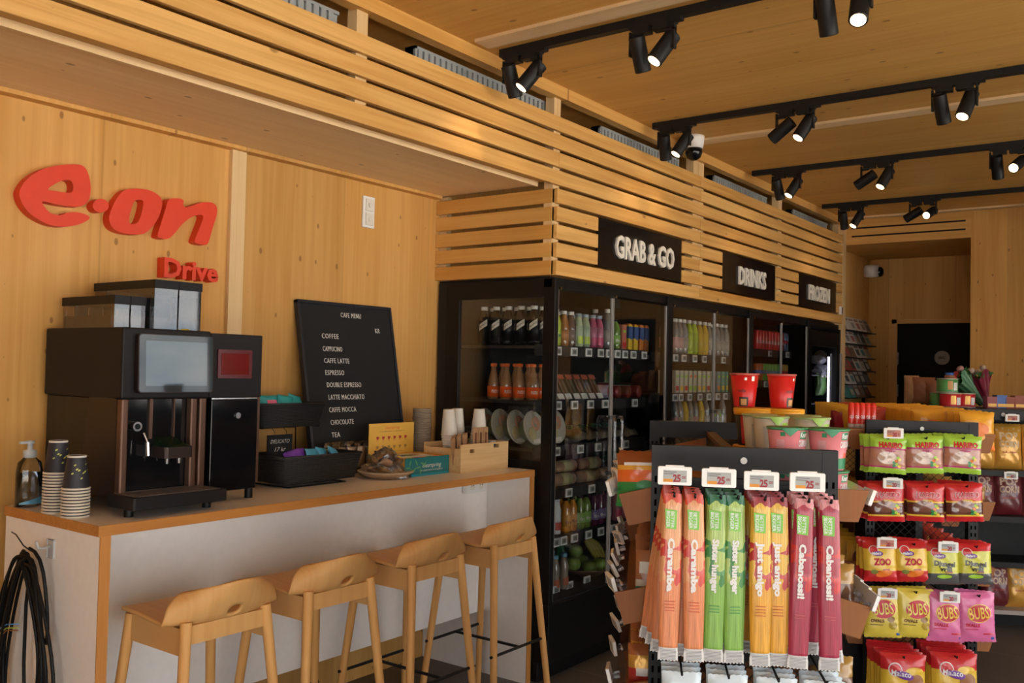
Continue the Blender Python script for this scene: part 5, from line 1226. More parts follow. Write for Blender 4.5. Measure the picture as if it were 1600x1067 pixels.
def mk_zoo(jungle):
    def mk():
        t_ = thing('candy_bag', '', 'candy bag'); b = Bag(.140, .162, .045, 14 if jungle else 12)
        if jungle: b.build([(.28, mat('liq_grey', (.09, .09, .09), .25, coat=.4)), (.80, mat('bag_acid', (.62, .60, .06), .3, coat=.3)), (1, redb)], t_)
        else: b.build([(.26, redb), (.80, yelb), (1, redb)], t_)
        b.ell(t_, -.030, .128, .020, .018, wht, 'logo_outline'); b.ell(t_, -.030, .128, .017, .0155, redb, 'logo', e=.0018); b.ell(t_, -.014, .114, .022, .010, purple, 'logo_shade', e=.0020); b.txt(t_, 'Malaco', -.018, .110, wht, w=.038, h=.011, e=.0028, rot=.05)
        if jungle: b.txt(t_, 'Djungel', .002, .074, blk, w=.085, h=.020, bold=.06, rot=-.08); b.txt(t_, 'vrål', .006, .054, blk, w=.050, h=.017, bold=.06, rot=-.05); b.ell(t_, .0, .032, .03, .008, lime, 'swoosh', e=.0018)
        else: b.txt(t_, 'ZOO', .004, .068, mat('zoo_red', (.55, .01, .02), .35), w=.072, h=.026, bold=.08); b.ell(t_, .01, .033, .035, .013, orange, 'gummi_print', rot=.2); b.ell(t_, -.03, .04, .015, .009, mat('zoo_leaf', (.20, .22, .03)), 'leaf_print')
        b.txt(t_, 'original', .018, .047, magen, w=.03, h=.007)
        return t_
    return Kind(mk)
def mk_bubs(pk):
    def mk():
        t_ = thing('candy_bag', '', 'candy bag'); b = Bag(.148, .195, .038, 23 if pk else 21); c = pinkb if pk else ylg
        b.build([(.04, c), (.97, c), (1, c)], t_)
        b.ell(t_, .006, .115, .049, .037, yelb if pk else prk, 'logo_outline', rot=.12); b.ell(t_, .006, .115, .046, .034, prk, 'logo', rot=.12, e=.0018)
        b.txt(t_, 'BUBS', .006, .094, yelb if pk else ylg, w=.082, h=.046, bold=.02, rot=.10, e=.0028)
        b.txt(t_, 'SKALLE' if pk else 'OVALS', -.022, .062, prk if pk else brown, w=.056, h=.012, bold=.08)
        b.rect(t_, -.052, .0, .050, .053, prk if pk else brown, 'small_print'); b.rect(t_, .052, .066, .010, .020, blue, 'barcode_mark')
        if pk: b.rect(t_, .02, .06, .030, .036, redb, 'small_print')
        else: b.ell(t_, .040, .050, .018, .016, mat('candy_gold', (.42, .28, .03), .3), 'candy_print'); b.ell(t_, .034, .075, .016, .012, mat('candy_brown', (.28, .15, .04), .3), 'candy_print')
        return t_
    return Kind(mk)
def mk_malaco():
    def mk():
        t_ = thing('candy_bag', '', 'candy bag'); b = Bag(.182, .20, .055, 31); b.build([(.10, orange), (.66, yelb), (1, redb)], t_)
        b.ell(t_, -.035, .140, .028, .028, wht, 'logo_outline', rot=.5); b.ell(t_, -.035, .140, .024, .024, redb, 'logo', rot=.5, e=.0018); b.ell(t_, .0, .120, .038, .016, purple, 'logo_shade', e=.0020, rot=-.2)
        b.txt(t_, 'Malaco', -.012, .116, wht, w=.080, h=.022, bold=.03, e=.0028, rot=-.06); b.ell(t_, .048, .095, .034, .032, mat('malaco_brown', (.34, .14, .05), .4), 'candy_print')
        b.ell(t_, .044, .138, .036, .016, yelb, 'arc_print'); return t_
    return Kind(mk)
def mk_pop(c, nm_='POP', nm2='CORN', tc=None):
    def mk():
        t_ = thing('popcorn_bag', '', 'popcorn bag'); b = Bag(.185, .285, .085, 41); b.build([(1, c)], t_)
        b.txt(t_, nm_, .0, .185, tc or mat('pop_cream', (.68, .50, .30), .4), w=.115, h=.045, bold=.06); b.txt(t_, nm2, .0, .138, tc or mat('pop_cream', (.7, .5, .3)), w=.125, h=.040, bold=.06)
        for i in range(5): b.ell(t_, -.07+i*.035, .245+.008*(i % 2), .007, .006, mat('pop_kernel', (.60, .42, .2), .5), 'kernel_print')
        b.txt(t_, 'SALTED', 0, .10, mat('pop_red', (.45, .06, .05)), w=.09, h=.009)
        return t_
    return Kind(mk)
KH1, KH2, KZ, KJ, KBY, KBP, KM = mk_haribo(True), mk_haribo(False), mk_zoo(False), mk_zoo(True), mk_bubs(False), mk_bubs(True), mk_malaco()

hooks2 = []; rowsets = [
 (KH1, 'green-topped gummi bag', 'top row', (1386, 1445, 1503), 710, .152, 3), (KH2, 'red gummi bag', 'second row', (1385, 1446, 1508), 785, .152, 3),
 (KZ, 'red and yellow fruit candy bag', 'third row', (1377, 1426), 877, .162, 3), (KJ, 'yellow and grey liquorice bag', 'third row', (1474, 1523), 881, .162, 3),
 (KBY, 'yellow oval-logo candy bag', 'fourth row', (1380, 1429), 958, .195, 2), (KBP, 'pink oval-logo candy bag', 'fourth row', (1477, 1527), 964, .195, 2),
 (KM, 'large red and yellow candy bag', 'bottom row', (1410, 1492), 1060, .20, 6)]
rr = random.Random(8)
for kd, nme, rown, pxs, pyc, h, depth in rowsets:
    for i, px_ in enumerate(pxs):
        y0 = -.175
        x, zc = G2.on(px_, pyc, y0); 
        if kd is KM: zc = zc
        hooks2.append((x, zc+h/2-.008, .20))
        for k in range(depth):
            y = y0+.025*0+k*(.030 if kd is not KM else .026)
            o = kd.put(G2.w(x-(.010 if kd is not KM else .005)*k, y, zc-h/2+.002*k), '%s, %s of second rack, %s from left, %s' % (nme, rown, ORD[i + (2 if kd in (KJ, KBP) else 0)], ('in front', 'hanging second', 'hanging third', 'hanging fourth', 'hanging fifth', 'hanging sixth')[k]), 0, '%ss in the %s' % (nme, rown), rot=(rr.uniform(-.04, .04)-.06, rr.uniform(-.05, .05), RZ+rr.uniform(-.06, .06)))
rack('snack_rack', 'black metal candy rack behind the first, hung with five rows of candy bags', G2, hooks2, (1.30, 1.05, .80, .56, .36), bins_for(BZ2))
for i, (px_, py_, pr, rd) in enumerate(((1396.5, 677, '20', True), (1395.5, 755.5, '20', False), (1386, 848.5, '20', True), (1482, 855, '20', False), (1387, 928, '20', False), (1484.5, 933.5, '20', False))):
    x, z = G2.on(px_, py_, -.21)
    price_tag(G2, x, z, -.21, .93, pr, 'small white price tag reading 20 over the %s' % ('green-topped gummi bags', 'red gummi bags', 'red and yellow fruit candy', 'yellow and grey liquorice bags', 'yellow oval-logo bags', 'pink oval-logo bags')[i], 'price tags reading 20', redd=rd)

# ---------------- long candy strips on the first rack
def strip_mat(name, ct, ca, cb, cl):
    m, t, b = nm(name); l = t.links.new; MATS[name] = m
    o = N(t, 'ShaderNodeTexCoord'); sx = N(t, 'ShaderNodeSeparateXYZ'); l(o.outputs['Object'], sx.inputs[0])
    def noise(sc, det=1.5):
        mp = N(t, 'ShaderNodeMapping'); mp.inputs['Scale'].default_value = sc; l(o.outputs['Object'], mp.inputs[0]); n = N(t, 'ShaderNodeTexNoise'); n.inputs['Scale'].default_value = 1; n.inputs['Detail'].default_value = det; l(mp.outputs[0], n.inputs[0]); return n.outputs[0]
    tt = N(t, 'ShaderNodeMath', operation='MULTIPLY'); tt.inputs[1].default_value = -1/.390; l(sx.outputs[2], tt.inputs[0])
    jt = N(t, 'ShaderNodeMath', operation='MULTIPLY_ADD'); jt.inputs[1].default_value = .16; l(noise((45, 45, 10)), jt.inputs[0]); l(tt.outputs[0], jt.inputs[2])
    r = N(t, 'ShaderNodeValToRGB'); r.color_ramp.interpolation = 'CONSTANT'; e = r.color_ramp.elements
    e[0].position = 0; e[0].color = (*ct, 1); e[1].position = .14; e[1].color = (*ca, 1)
    for p, c in ((.60, cl),): q = e.new(p); q.color = (*c, 1)
    l(jt.outputs[0], r.inputs[0])
    bl = noise((34, 34, 24), 2.5)         # blobs of the second colour behind the lettering
    th = N(t, 'ShaderNodeMath', operation='GREATER_THAN'); th.inputs[1].default_value = .50; l(bl, th.inputs[0])
    w1 = N(t, 'ShaderNodeMath', operation='GREATER_THAN'); w1.inputs[1].default_value = .34; l(jt.outputs[0], w1.inputs[0])
    w2 = N(t, 'ShaderNodeMath', operation='LESS_THAN'); w2.inputs[1].default_value = .60; l(jt.outputs[0], w2.inputs[0])
    m1 = N(t, 'ShaderNodeMath', operation='MULTIPLY'); l(w1.outputs[0], m1.inputs[0]); l(w2.outputs[0], m1.inputs[1]); m2 = N(t, 'ShaderNodeMath', operation='MULTIPLY'); l(m1.outputs[0], m2.inputs[0]); l(th.outputs[0], m2.inputs[1])
    mx = N(t, 'ShaderNodeMix', data_type='RGBA'); l(m2.outputs[0], mx.inputs[0]); l(r.outputs[0], mx.inputs[6]); mx.inputs[7].default_value = (*cb, 1)
    # the sugared strings inside show as fine upright ribs
    rb = N(t, 'ShaderNodeMapRange'); rb.inputs[1].default_value = .30; rb.inputs[2].default_value = .70; rb.inputs[3].default_value = .55; rb.inputs[4].default_value = 1.15; l(noise((420, 420, 9), 2), rb.inputs[0])
    gr = N(t, 'ShaderNodeMapRange'); gr.inputs[3].default_value = .88; gr.inputs[4].default_value = 1.1; l(noise((900, 900, 900), 0), gr.inputs[0])
    f2 = N(t, 'ShaderNodeMath', operation='MULTIPLY'); l(rb.outputs[0], f2.inputs[0]); l(gr.outputs[0], f2.inputs[1])
    mu = N(t, 'ShaderNodeMix', data_type='RGBA', blend_type='MULTIPLY'); mu.inputs[0].default_value = .8; l(mx.outputs[2], mu.inputs[6]); l(f2.outputs[0], mu.inputs[7])
    l(mu.outputs[2], b.inputs['Base Color']); b.inputs['Roughness'].default_value = .35; b.inputs['Coat Weight'].default_value = .35; b.inputs['Coat Roughness'].default_value = .15
    bp = N(t, 'ShaderNodeBump'); bp.inputs['Strength'].default_value = .5; bp.inputs['Distance'].default_value = .002; l(noise((300, 300, 7), 2), bp.inputs['Height']); l(bp.outputs[0], b.inputs['Normal'])
    return m
def strip_kind(c_top, c_b, word, lines):
    def mk():
        t_ = thing('candy_strip_pack', '', 'candy strips'); W_, H_ = .050, .390
        mats = [c_top, mat('strip_white', (.70, .68, .66), .4)]
        mb = MB(); nz, nx = 60, 12
        def wid(f): return W_*(.80 if f > .98 else .86+.14*math.cos((f-.5)*3)**2) * (1.0 if f > .06 else 1.08)
        for front in (True, False):
            for j in range(nz):
                f0, f1 = j/nz, (j+1)/nz
                for i in range(nx):
                    q = []
                    for f, u in ((f0, i/nx), (f0, (i+1)/nx), (f1, (i+1)/nx), (f1, i/nx)):
                        w_ = wid(f); bulge = (1-abs(2*u-1)**2.4)**.5*(.007 if f < .92 else .007*(1-f)/.08)*(1 if f > .07 else .15)
                        rib = .0012*abs(math.sin(u*PI*5))*(1 if .07 < f < .55 else .3)
                        ser = (.004 if i % 2 and u == (i+1)/nx or (not i % 2 and u == i/nx and False) else 0) if f == 0 else 0
                        q.append(((u-.5)*w_, (-(bulge+rib)-.0008) if front else (bulge*.6+.0008), f*H_-H_+(.003*((round(u*nx)) % 2) if f == 0 else 0)))
                    fc = (f0+f1)/2; uc = (i+.5)/nx
                    diag = .045*math.sin(uc*4+1)
                    mi = 1 if fc < .085 else 0
                    mb.add(q, [(0, 1, 2, 3) if front else (3, 2, 1, 0)], mi, True)
        o = mb.build('wrapper', mats, t_)
        bm = bmesh.new(); bm.from_mesh(o.data); bmesh.ops.remove_doubles(bm, verts=bm.verts, dist=1e-5); bm.to_mesh(o.data); bm.free()
        m_ = MB(); text(m_, word, lambda a, b, c: (-(-b+.009)-.0, -.0108, -.205-a) if False else (b-.007, -.0108, -.165-a), w=.125, h=.0145, bold=.07); m_.build('lettering', wht, t_)
        MB().hexa([(-.014, -.0112, -.080), (.010, -.0112, -.082), (.010, -.0100, -.082), (-.014, -.0100, -.080), (-.017, -.0108, -.035), (.011, -.0108, -.038), (.011, -.0096, -.038), (-.017, -.0096, -.035)]).build('green_sticker', mat('sticker_green', (.20, .55, .06), .4), t_)
        m_ = MB(); text(m_, 'BIGGER', lambda a, b, c: (b-.013, -.0116, -.059-a), w=.038, h=.008, bold=.02); text(m_, 'BETTER', lambda a, b, c: (b-.003, -.0116, -.060-a), w=.038, h=.008, bold=.02); m_.build('sticker_lettering', wht, t_)
        m_ = MB()
        for k in range(9): m_.box(-.018, .018, -.0030, -.0026, -.386+k*.0032, -.3846+k*.0032)
        m_.build('fine_print', mat('print_grey', (.25, .24, .24), .5), t_)
        m_ = MB()
        for k in range(lines): m_.box(-.012, .012, -.0112, -.0104, -.272+k*.007, -.2705+k*.007)
        m_.build('small_print', c_b, t_)
        return t_
    return Kind(mk)
KS = [strip_kind(strip_mat('strip_peach', (.70, .07, .03), (.80, .36, .15), (.68, .06, .04), (.78, .27, .11)), mat('strip_scarlet', (.60, .10, .05), .4), 'Caramba', 4),
      strip_kind(strip_mat('strip_lime', (.01, .16, .06), (.42, .58, .14), (.05, .27, .06), (.26, .50, .09)), mat('strip_green', (.06, .28, .08), .4), 'Sister hunger', 3),
      strip_kind(strip_mat('strip_yellow', (.36, .02, .03), (.84, .50, .06), (.55, .03, .03), (.82, .40, .04)), mat('strip_ruby', (.50, .10, .03), .4), 'Just amigo', 4),
      strip_kind(strip_mat('strip_berry', (.74, .28, .29), (.42, .025, .06), (.64, .03, .03), (.42, .035, .075)), mat('strip_cherry', (.55, .12, .13), .4), 'Cabanossi!', 2)]
CN = ['orange', 'green', 'yellow', 'red']
# (kind, hook px, top py, [(sideways tilt deg, depth on the hook)])
packs = [(0, 1050, 762, [(-7.5, .03), (-5.2, .07), (-3.4, .12), (-.8, .18)]), (0, 1083, 764, [(-4.5, .04), (-2.5, .09), (-3, .14), (.6, .18)]),
         (1, 1118, 762, [(2.4, .05), (1.6, .11), (-.6, .17)]), (1, 1146, 766, [(-2.5, .05), (-1.6, .11), (.2, .17)]),
         (2, 1184, 764, [(-4.3, .03), (-2.8, .08), (1.8, .12), (.4, .18)]), (2, 1211, 768, [(4.5, .03), (2.6, .08), (3.6, .12), (.6, .17)]),
         (3, 1250, 768, [(0, .05), (-2, .11), (-1.6, .18)]), (3, 1288, 768, [(6.0, .02), (-3.2, .06), (3.6, .12), (.6, .18)])]
for j, (k, px_, py_, lst) in enumerate(packs):
    x, z = G1.on(px_, py_, -.12)
    for i, (deg, dy) in enumerate(lst):
        KS[k].put(G1.w(x, -dy, 1.262+.004), 'long %s candy strip pack on the %s hook of its colour, %s' % (CN[k], ('left', 'right')[j % 2], 'frontmost' if dy == max(q[1] for q in lst) else '%s from the back' % ORD[sorted(q[1] for q in lst).index(dy)]), 0, '%s candy strip packs' % CN[k], rot=(0, math.radians(-deg), RZ+rr.uniform(-.12, .12)))
# white bags on the lower hooks
wb_ = Kind(lambda: (lambda t, b: (b.build([(.86, mat('bag_white', (.74, .76, .78), .3, coat=.4)), (1, mat('bag_paleblue', (.60, .70, .76), .3, coat=.4))], t), b.rect(t, -.02, .03, .13, .145, purple, 'print'), t)[-1])(thing('white_snack_bag', '', 'snack bag'), Bag(.092, .18, .035, 51)))
for i, x in enumerate((.075, .18, .29, .395)):
    for k in range(3): wb_.put(G1.w(x, -.19+k*.035, .855-.175-.004), 'white snack bag on the lower hooks of the first rack, %s hook, %s' % (ORD[i], ('in front', 'second', 'third')[k]), 0, 'white snack bags at the bottom', rot=(0, 0, RZ+rr.uniform(-.08, .08)))

# ---------------- noodle and soup cups standing in the right-hand top bin
def cupk(body, lid, h, r, rb, extra=None, nm_='noodle_cup'):
    def mk():
        t_ = thing(nm_, '', 'noodle cup')
        MB().lathe([(0, 0), (rb*.95, 0), (rb, .004), (r*.985, h-.004)], n=32).build('cup_wall', body, t_)
        MB().lathe([(r*.98, h-.006), (r*1.04, h-.004), (r*1.05, h), (r, h+.001), (0, h+.0012)], n=32).build('lid', lid, t_)
        if extra: extra(t_, h, r, rb)
        return t_
    return Kind(mk)
def rad(h, r, rb, z): return rb+(r*.985-rb)*z/h
def band_(t_, h, r, rb, z0, z1, a0, a1, m, name='print', n=10, e=.0006):
    MB().sheet(lambda u, v: ((rad(h, r, rb, z0+(z1-z0)*v)+e)*math.cos(a0+(a1-a0)*u), (rad(h, r, rb, z0+(z1-z0)*v)+e)*math.sin(a0+(a1-a0)*u), z0+(z1-z0)*v), n, 2).build(name, m, t_)
def ctext(t_, s, h, r, rb, z, hh, ww, m, a, e=.0014, name='lettering'):
    mb = MB(); text(mb, s, lambda x, y, q: ((rad(h, r, rb, z+y)+e)*math.cos(a+x/r), (rad(h, r, rb, z+y)+e)*math.sin(a+x/r), z+y), h=hh, w=ww, bold=.05); mb.build(name, m, t_)
AF = -PI/2    # the side of the cup that faces along -y of its own frame
def x_pink(t_, h, r, rb):
    gr = mat('cup_green', (.02, .22, .09), .4)
    band_(t_, h, r, rb, h*.80, h*.90, AF-.5, AF-.25, gr); band_(t_, h, r, rb, h*.74, h*.92, AF+.55, AF+1.1, gr); band_(t_, h, r, rb, .004, h*.30, AF-.1, AF+1.3, gr)
    ctext(t_, 'Knorr', h, r, rb, h*.78, .013, .026, wht, AF+.82, .0016); ctext(t_, 'CARBONARA', h, r, rb, h*.56, .016, .048, wht, AF+.95)
    m_ = MB(); n = 8
    for i in range(n+1): pass
    m_.add([((r*1.052)*math.cos(AF-.45+.9*u), (r*1.052)*math.sin(AF-.45+.9*u), h-.001-.020*(1-abs(2*u-1))) for u in [q/10 for q in range(11)]]+[((r*1.052)*math.cos(AF-.45+.9*u), (r*1.052)*math.sin(AF-.45+.9*u), h) for u in [q/10 for q in range(11)]], [(i, i+1, 12+i, 11+i) for i in range(10)]); m_.build('lid_tab', gr, t_)
    band_(t_, h, r, rb, h*.30, h*.42, AF+.8, AF+1.2, mat('cup_tomato', (.70, .12, .06), .4))
    band_(t_, h, r, rb, h*.38, h*.72, AF-.75, AF-.30, mat('cup_pinktext', (.74, .36, .38), .4))
def x_white(t_, h, r, rb):
    gr = mat('cup_leaf', (.30, .52, .06), .4)
    m_ = MB(); m_.add([((r*1.052)*math.cos(AF-.2+.9*u), (r*1.052)*math.sin(AF-.2+.9*u), h-.001-.026*(1-abs(2*u-1))) for u in [q/10 for q in range(11)]]+[((r*1.052)*math.cos(AF-.2+.9*u), (r*1.052)*math.sin(AF-.2+.9*u), h) for u in [q/10 for q in range(11)]], [(i, i+1, 12+i, 11+i) for i in range(10)]); m_.build('lid_tab', gr, t_)
    band_(t_, h, r, rb, h*.45, h*.85, AF+.55, AF+1.1, gr); band_(t_, h, r, rb, h*.15, h*.75, AF-.6, AF-.1, mat('cup_greytext', (.46, .44, .38), .5)); band_(t_, h, r, rb, h*.35, h*.6, AF+.35, AF+.6, mat('cup_gold', (.62, .42, .10), .5))
def x_red(t_, h, r, rb):
    band_(t_, h, r, rb, h*.02, h*.30, AF-.55, AF+.25, mat('noodle_black', (.03, .015, .01), .4)); band_(t_, h, r, rb, h*.06, h*.24, AF-.40, AF+.1, mat('noodle_tan', (.55, .28, .08), .5), e=.0012)
    band_(t_, h, r, rb, h*.78, h*.92, AF+.45, AF+.70, wht); band_(t_, h, r, rb, h*.80, h*.88, AF-.1, AF+.08, wht); ctext(t_, 'noodles', h, r, rb, h*.45, .010, .030, mat('noodle_ink', (.2, .02, .02)), AF-.3)
pinkc = mat('cup_pink', (.76, .24, .27), .4); lidg = mat('lid_green', (.06, .26, .10), .35)
CUPF = 1.199; ch = .1065
K1 = cupk(pinkc, lidg, ch, .0515, .040, x_pink); K2 = cupk(mat('cup_white', (.62, .58, .48), .45), mat('lid_whitegreen', (.40, .52, .22), .35), .1135, .0515, .040, x_white)
K3 = cupk(mat('cup_black', (.02, .015, .015), .4), mat('lid_orange', (.85, .38, .02), .4), .120, .064, .052, lambda t, h, r, rb: (band_(t, h, r, rb, h*.05, h*.8, AF-.9, AF-.3, redb), MB().lathe([(r*1.01, h-.022), (r*1.06, h-.004)], n=32).build('lid_skirt', mat('lid_orange', (.8, .4, .02)), t)))
K4 = cupk(mat('cup_red', (.62, .015, .012), .35), mat('lid_redfoil', (.50, .10, .08), .3), .108, .0455, .034, x_red)
def cupcols(K, name, px_list, ly, layers, grp, yaw=0, ch=ch):
    for i, px_ in enumerate(px_list):
        x, _ = G1.on(px_, 690, ly)
        for l in range(layers): K.put(G1.w(x, ly, CUPF+l*(ch+.0015)), '%s in the rack bin, %s of the pair, %s layer' % (name, ('left', 'right')[i], ('lower', 'upper')[l]), RZ+yaw, grp)
cupcols(K1, 'pink soup cup with green lid', (1230, 1294), .115, 2, 'pink soup cups')
cupcols(K2, 'white soup cup with green-edged lid', (1204, 1268), .42, 2, 'white soup cups in front', ch=.1135)
for i, px_ in enumerate((1186, 1254)):
    x, _ = G1.on(px_, 690, .545)
    for l in range(2): K2.put(G1.w(x, .545, CUPF+l*.115), 'white soup cup standing just behind the front white cups, %s of two, %s layer' % (('left', 'right')[i], ('lower', 'upper')[l]), RZ, 'white soup cups behind')
cupcols(K3, 'black tub with wide orange lid', (1178, 1223), .70, 2, 'black tubs with orange lids', ch=.120)
for i, px_ in enumerate((1163, 1221)):
    x, _ = G1.on(px_, 610, .70); K4.put(G1.w(x, .70, CUPF+2*.1215+.002), 'tall red noodle cup on an orange lid, %s of the two' % ('left', 'right')[i], RZ+(0, .9)[i], 'red noodle cups')

# ---------------- what fills the other bins
def bagkind(name, cat, w, h, d, zones, deco=None, seed=60):
    def mk():
        t_ = thing(name, '', cat); b = Bag(w, h, d, seed); b.build(zones, t_)
        if deco: deco(b, t_)
        return t_
    return Kind(mk)
Kor = bagkind('cracker_bag', 'cracker bag', .16, .138, .045, [(.45, mat('bag_green', (.03, .24, .05), .3, coat=.3)), (.68, mat('bag_orange', (.75, .14, .02), .3, coat=.3)), (.78, mat('bag_marigold', (.75, .36, .05), .3, coat=.3)), (1, mat('bag_rustbrown', (.26, .07, .02), .3))], lambda b, t: (b.rect(t, -.06, .06, .106, .114, wht, 'name_panel'), b.ell(t, .0, .05, .03, .018, green, 'print')))
Kbar = bagkind('chocolate_bar', 'chocolate bar', .052, .13, .022, [(.25, mat('bar_green', (.02, .25, .12), .3)), (.4, offwhite), (1, mat('bar_copper', (.40, .15, .06), .3))], lambda b, t: b.rect(t, -.015, .015, .07, .10, offwhite, 'print'))
Kred = bagkind('candy_pouch', 'candy pouch', .08, .12, .04, [(.5, mat('pouch_red', (.50, .04, .03), .3, coat=.3)), (.75, gold), (1, mat('pouch_rust', (.38, .12, .04), .3))], lambda b, t: b.rect(t, -.02, .02, .04, .06, wht, 'print'))
Kgold = bagkind('chip_bag', 'chip bag', .15, .165, .055, [(.12, orange), (1, mat('bag_amber', (.78, .36, .03), .32, coat=.2))], lambda b, t: b.ell(t, 0, .09, .04, .03, orange, 'print'))
Kyel2 = bagkind('sweet_bag', 'sweet bag', .10, .165, .035, [(1, mat('bag_honey', (.66, .36, .03), .3, coat=.3))], lambda b, t: b.ell(t, 0, .12, .02, .02, brown, 'print'))
Krd2 = bagkind('nut_bag', 'nut bag', .11, .165, .04, [(1, mat('bag_brick', (.45, .04, .02), .35, coat=.2))])
Kyel = bagkind('sweet_bag', 'sweet bag', .09, .14, .035, [(1, mat('bag_mustard', (.62, .38, .04), .3, coat=.3))], lambda b, t: b.ell(t, 0, .07, .02, .03, brown, 'print'))
Krd = bagkind('nut_bag', 'nut bag', .11, .13, .04, [(1, mat('bag_brick', (.45, .04, .02), .35, coat=.2))], lambda b, t: b.ell(t, 0, .07, .03, .03, gold, 'print'))
Kbr = bagkind('caramel_bag', 'caramel bag', .11, .12, .04, [(.6, mat('bag_toffee', (.16, .07, .03), .3, coat=.5)), (1, mat('bag_toffeegold', (.40, .22, .05), .3, coat=.5))])
def fill(fr, side, zi, K, nme, n, y0=.12, y1=1.1, xo=.0, rackn='first', tiltx=-.15, place='left'):
    B = BZ1 if fr is G1 else BZ2; z = B[zi][0]+.010+ (.0 if B is BZ2 else .036)
    for i in range(n):
        y = y0+(y1-y0)*i/max(1, n-1); x = (-.012-xo) if side < 0 else RW+.015+xo
        K.put(fr.w(x, y, z), '%s, %s %s bin of the %s rack, %s from near end' % (nme, place, ('top', 'second', 'third', 'bottom')[zi], rackn, ORD[i]), 0, '%ss in the %s rack' % (nme, rackn), rot=(tiltx, rr.uniform(-.05, .05), RZ+rr.uniform(-.1, .1)))
fill(G1, -1, 0, Kor, 'orange and green cracker bag', 2, y0=.075, y1=.13)
fill(G1, -1, 1, Kbar, 'copper chocolate bar', 5, y1=.6); fill(G1, -1, 1, Kbar, 'upright chocolate bar', 4, y0=.17, y1=.6, xo=-.055)
fill(G1, -1, 2, Kred, 'red and gold candy pouch', 9); fill(G1, -1, 2, Kred, 'inner red candy pouch', 9, y0=.08, xo=-.07); fill(G1, -1, 3, Kred, 'low red candy pouch', 8)
fill(G1, 1, 1, Kbr, 'brown caramel bag', 9, place='right'); fill(G1, 1, 2, Kbr, 'low brown caramel bag', 9, place='right')
fill(G2, 1, 0, Kgold, 'amber chip bag', 15, y0=.06, y1=1.12, rackn='second', place='right', tiltx=-.05); fill(G2, 1, 0, Kgold, 'inner amber chip bag', 12, y0=.25, y1=1.12, xo=-.13, rackn='second', place='right', tiltx=-.05)
fill(G2, -1, 0, Kyel2, 'mustard yellow sweet bag', 9, y0=.30, rackn='second', xo=-.045); fill(G2, -1, 0, Krd2, 'brick red nut bag', 8, y0=.45, xo=-.15, rackn='second')
fill(G2, -1, 1, Kbr, 'brown caramel bag', 10, rackn='second'); fill(G2, -1, 2, Kyel, 'mustard yellow sweet bag', 9, rackn='second'); fill(G2, 1, 1, Kbr, 'brown caramel bag', 8, rackn='second', place='right'); fill(G2, 1, 2, Krd, 'brick red nut bag', 8, rackn='second', place='right'); fill(G2, -1, 3, Kred, 'low red candy pouch', 8, rackn='second')
# red tubes at the near end of the second rack's left top bin
Kt = Kind(lambda: (lambda t: (MB().lathe([(0, 0), (.0125, .002), (.0135, .01), (.0135, .105), (.009, .113), (0, .114)], n=16).build('tube', mat('tube_red', (.66, .03, .015), .3, coat=.3), t), MB().lathe([(.0137, .002), (.0139, .02)], n=16).build('bottom_band', mat('tube_grey', (.45, .36, .32), .4), t), curved_text(t, 'CLE', .0137, .045, .012, .018, wht, a=AF) or t)[-1])(thing('candy_tube', '', 'candy tube')))
for i in range(5):
    x, z = G2.on(1330+i*8.5, 650, .075); Kt.put(G2.w(x, .075, 1.322), 'bright red candy tube at the left top of the second rack, %s from the left' % ORD[i], RZ, 'red candy tubes')
t_ = thing('display_carton', 'small brown carton under the red candy tubes on the second rack', 'carton', G2.w(-.03, .075, 1.241), RZ); MB().box(-.045, .075, -.03, .03, 0, .08).build('carton', kraft, t_)
for i in range(3): pack('candy_twist', 'dark wrapped candy twist left of the red tubes, %s one' % ORD[i], 'candy twist', dred, G2.w(-.085+.012*i, .16+.09*i, 1.241+.10), (.3, 1.1, .2*i), (.10, .05, .03), 90+i, 'dark candy twists')
# tags along the bin fronts, seen edge-on
Kg = Kind(lambda: (lambda t: (MB().prism(rrect(.075, .042, .004), 0, .009, axis='Y').build('tag_case', mat('tag_white', (.86, .85, .82), .4), t), MB().box(-.026, .026, -.0006, 0, -.014, .014).build('display', tagm[1], t), MB().box(-.02, .02, .009, .03, -.012, -.004).build('clip', acryl, t), t)[-1])(thing('bin_price_tag', '', 'price tag')))
for zi, n in ((0, 5), (1, 7), (2, 5)):
    for i in range(n):
        y = .10+(1.0)*i/(n-1); z = BZ[zi][0]+BZ[zi][1]+.012
        Kg.put(G1.w(-.105, y, z), 'white price tag on the left %s bin edge, %s from near end' % (('top', 'second', 'third')[zi], ORD[i]), 0, 'tags along the bin edges', rot=(rr.uniform(.1, .5), rr.uniform(-.1, .1), RZ-PI/2+rr.uniform(-.35, .35)))
for zi in (0, 1):
    for i in range((1, 3)[zi]):
        y = .06+.09*i
        if zi == 0: y = .11
        Kg.put(G1.w(RW+.100, y, BZ[zi][0]+BZ[zi][1]+.010), 'white price tag, right %s bin edge of first rack, %s from near end' % (('top', 'second')[zi], ORD[i]), 0, 'tags along the right bin edges', rot=(.35, 0, RZ+PI/2+.08))

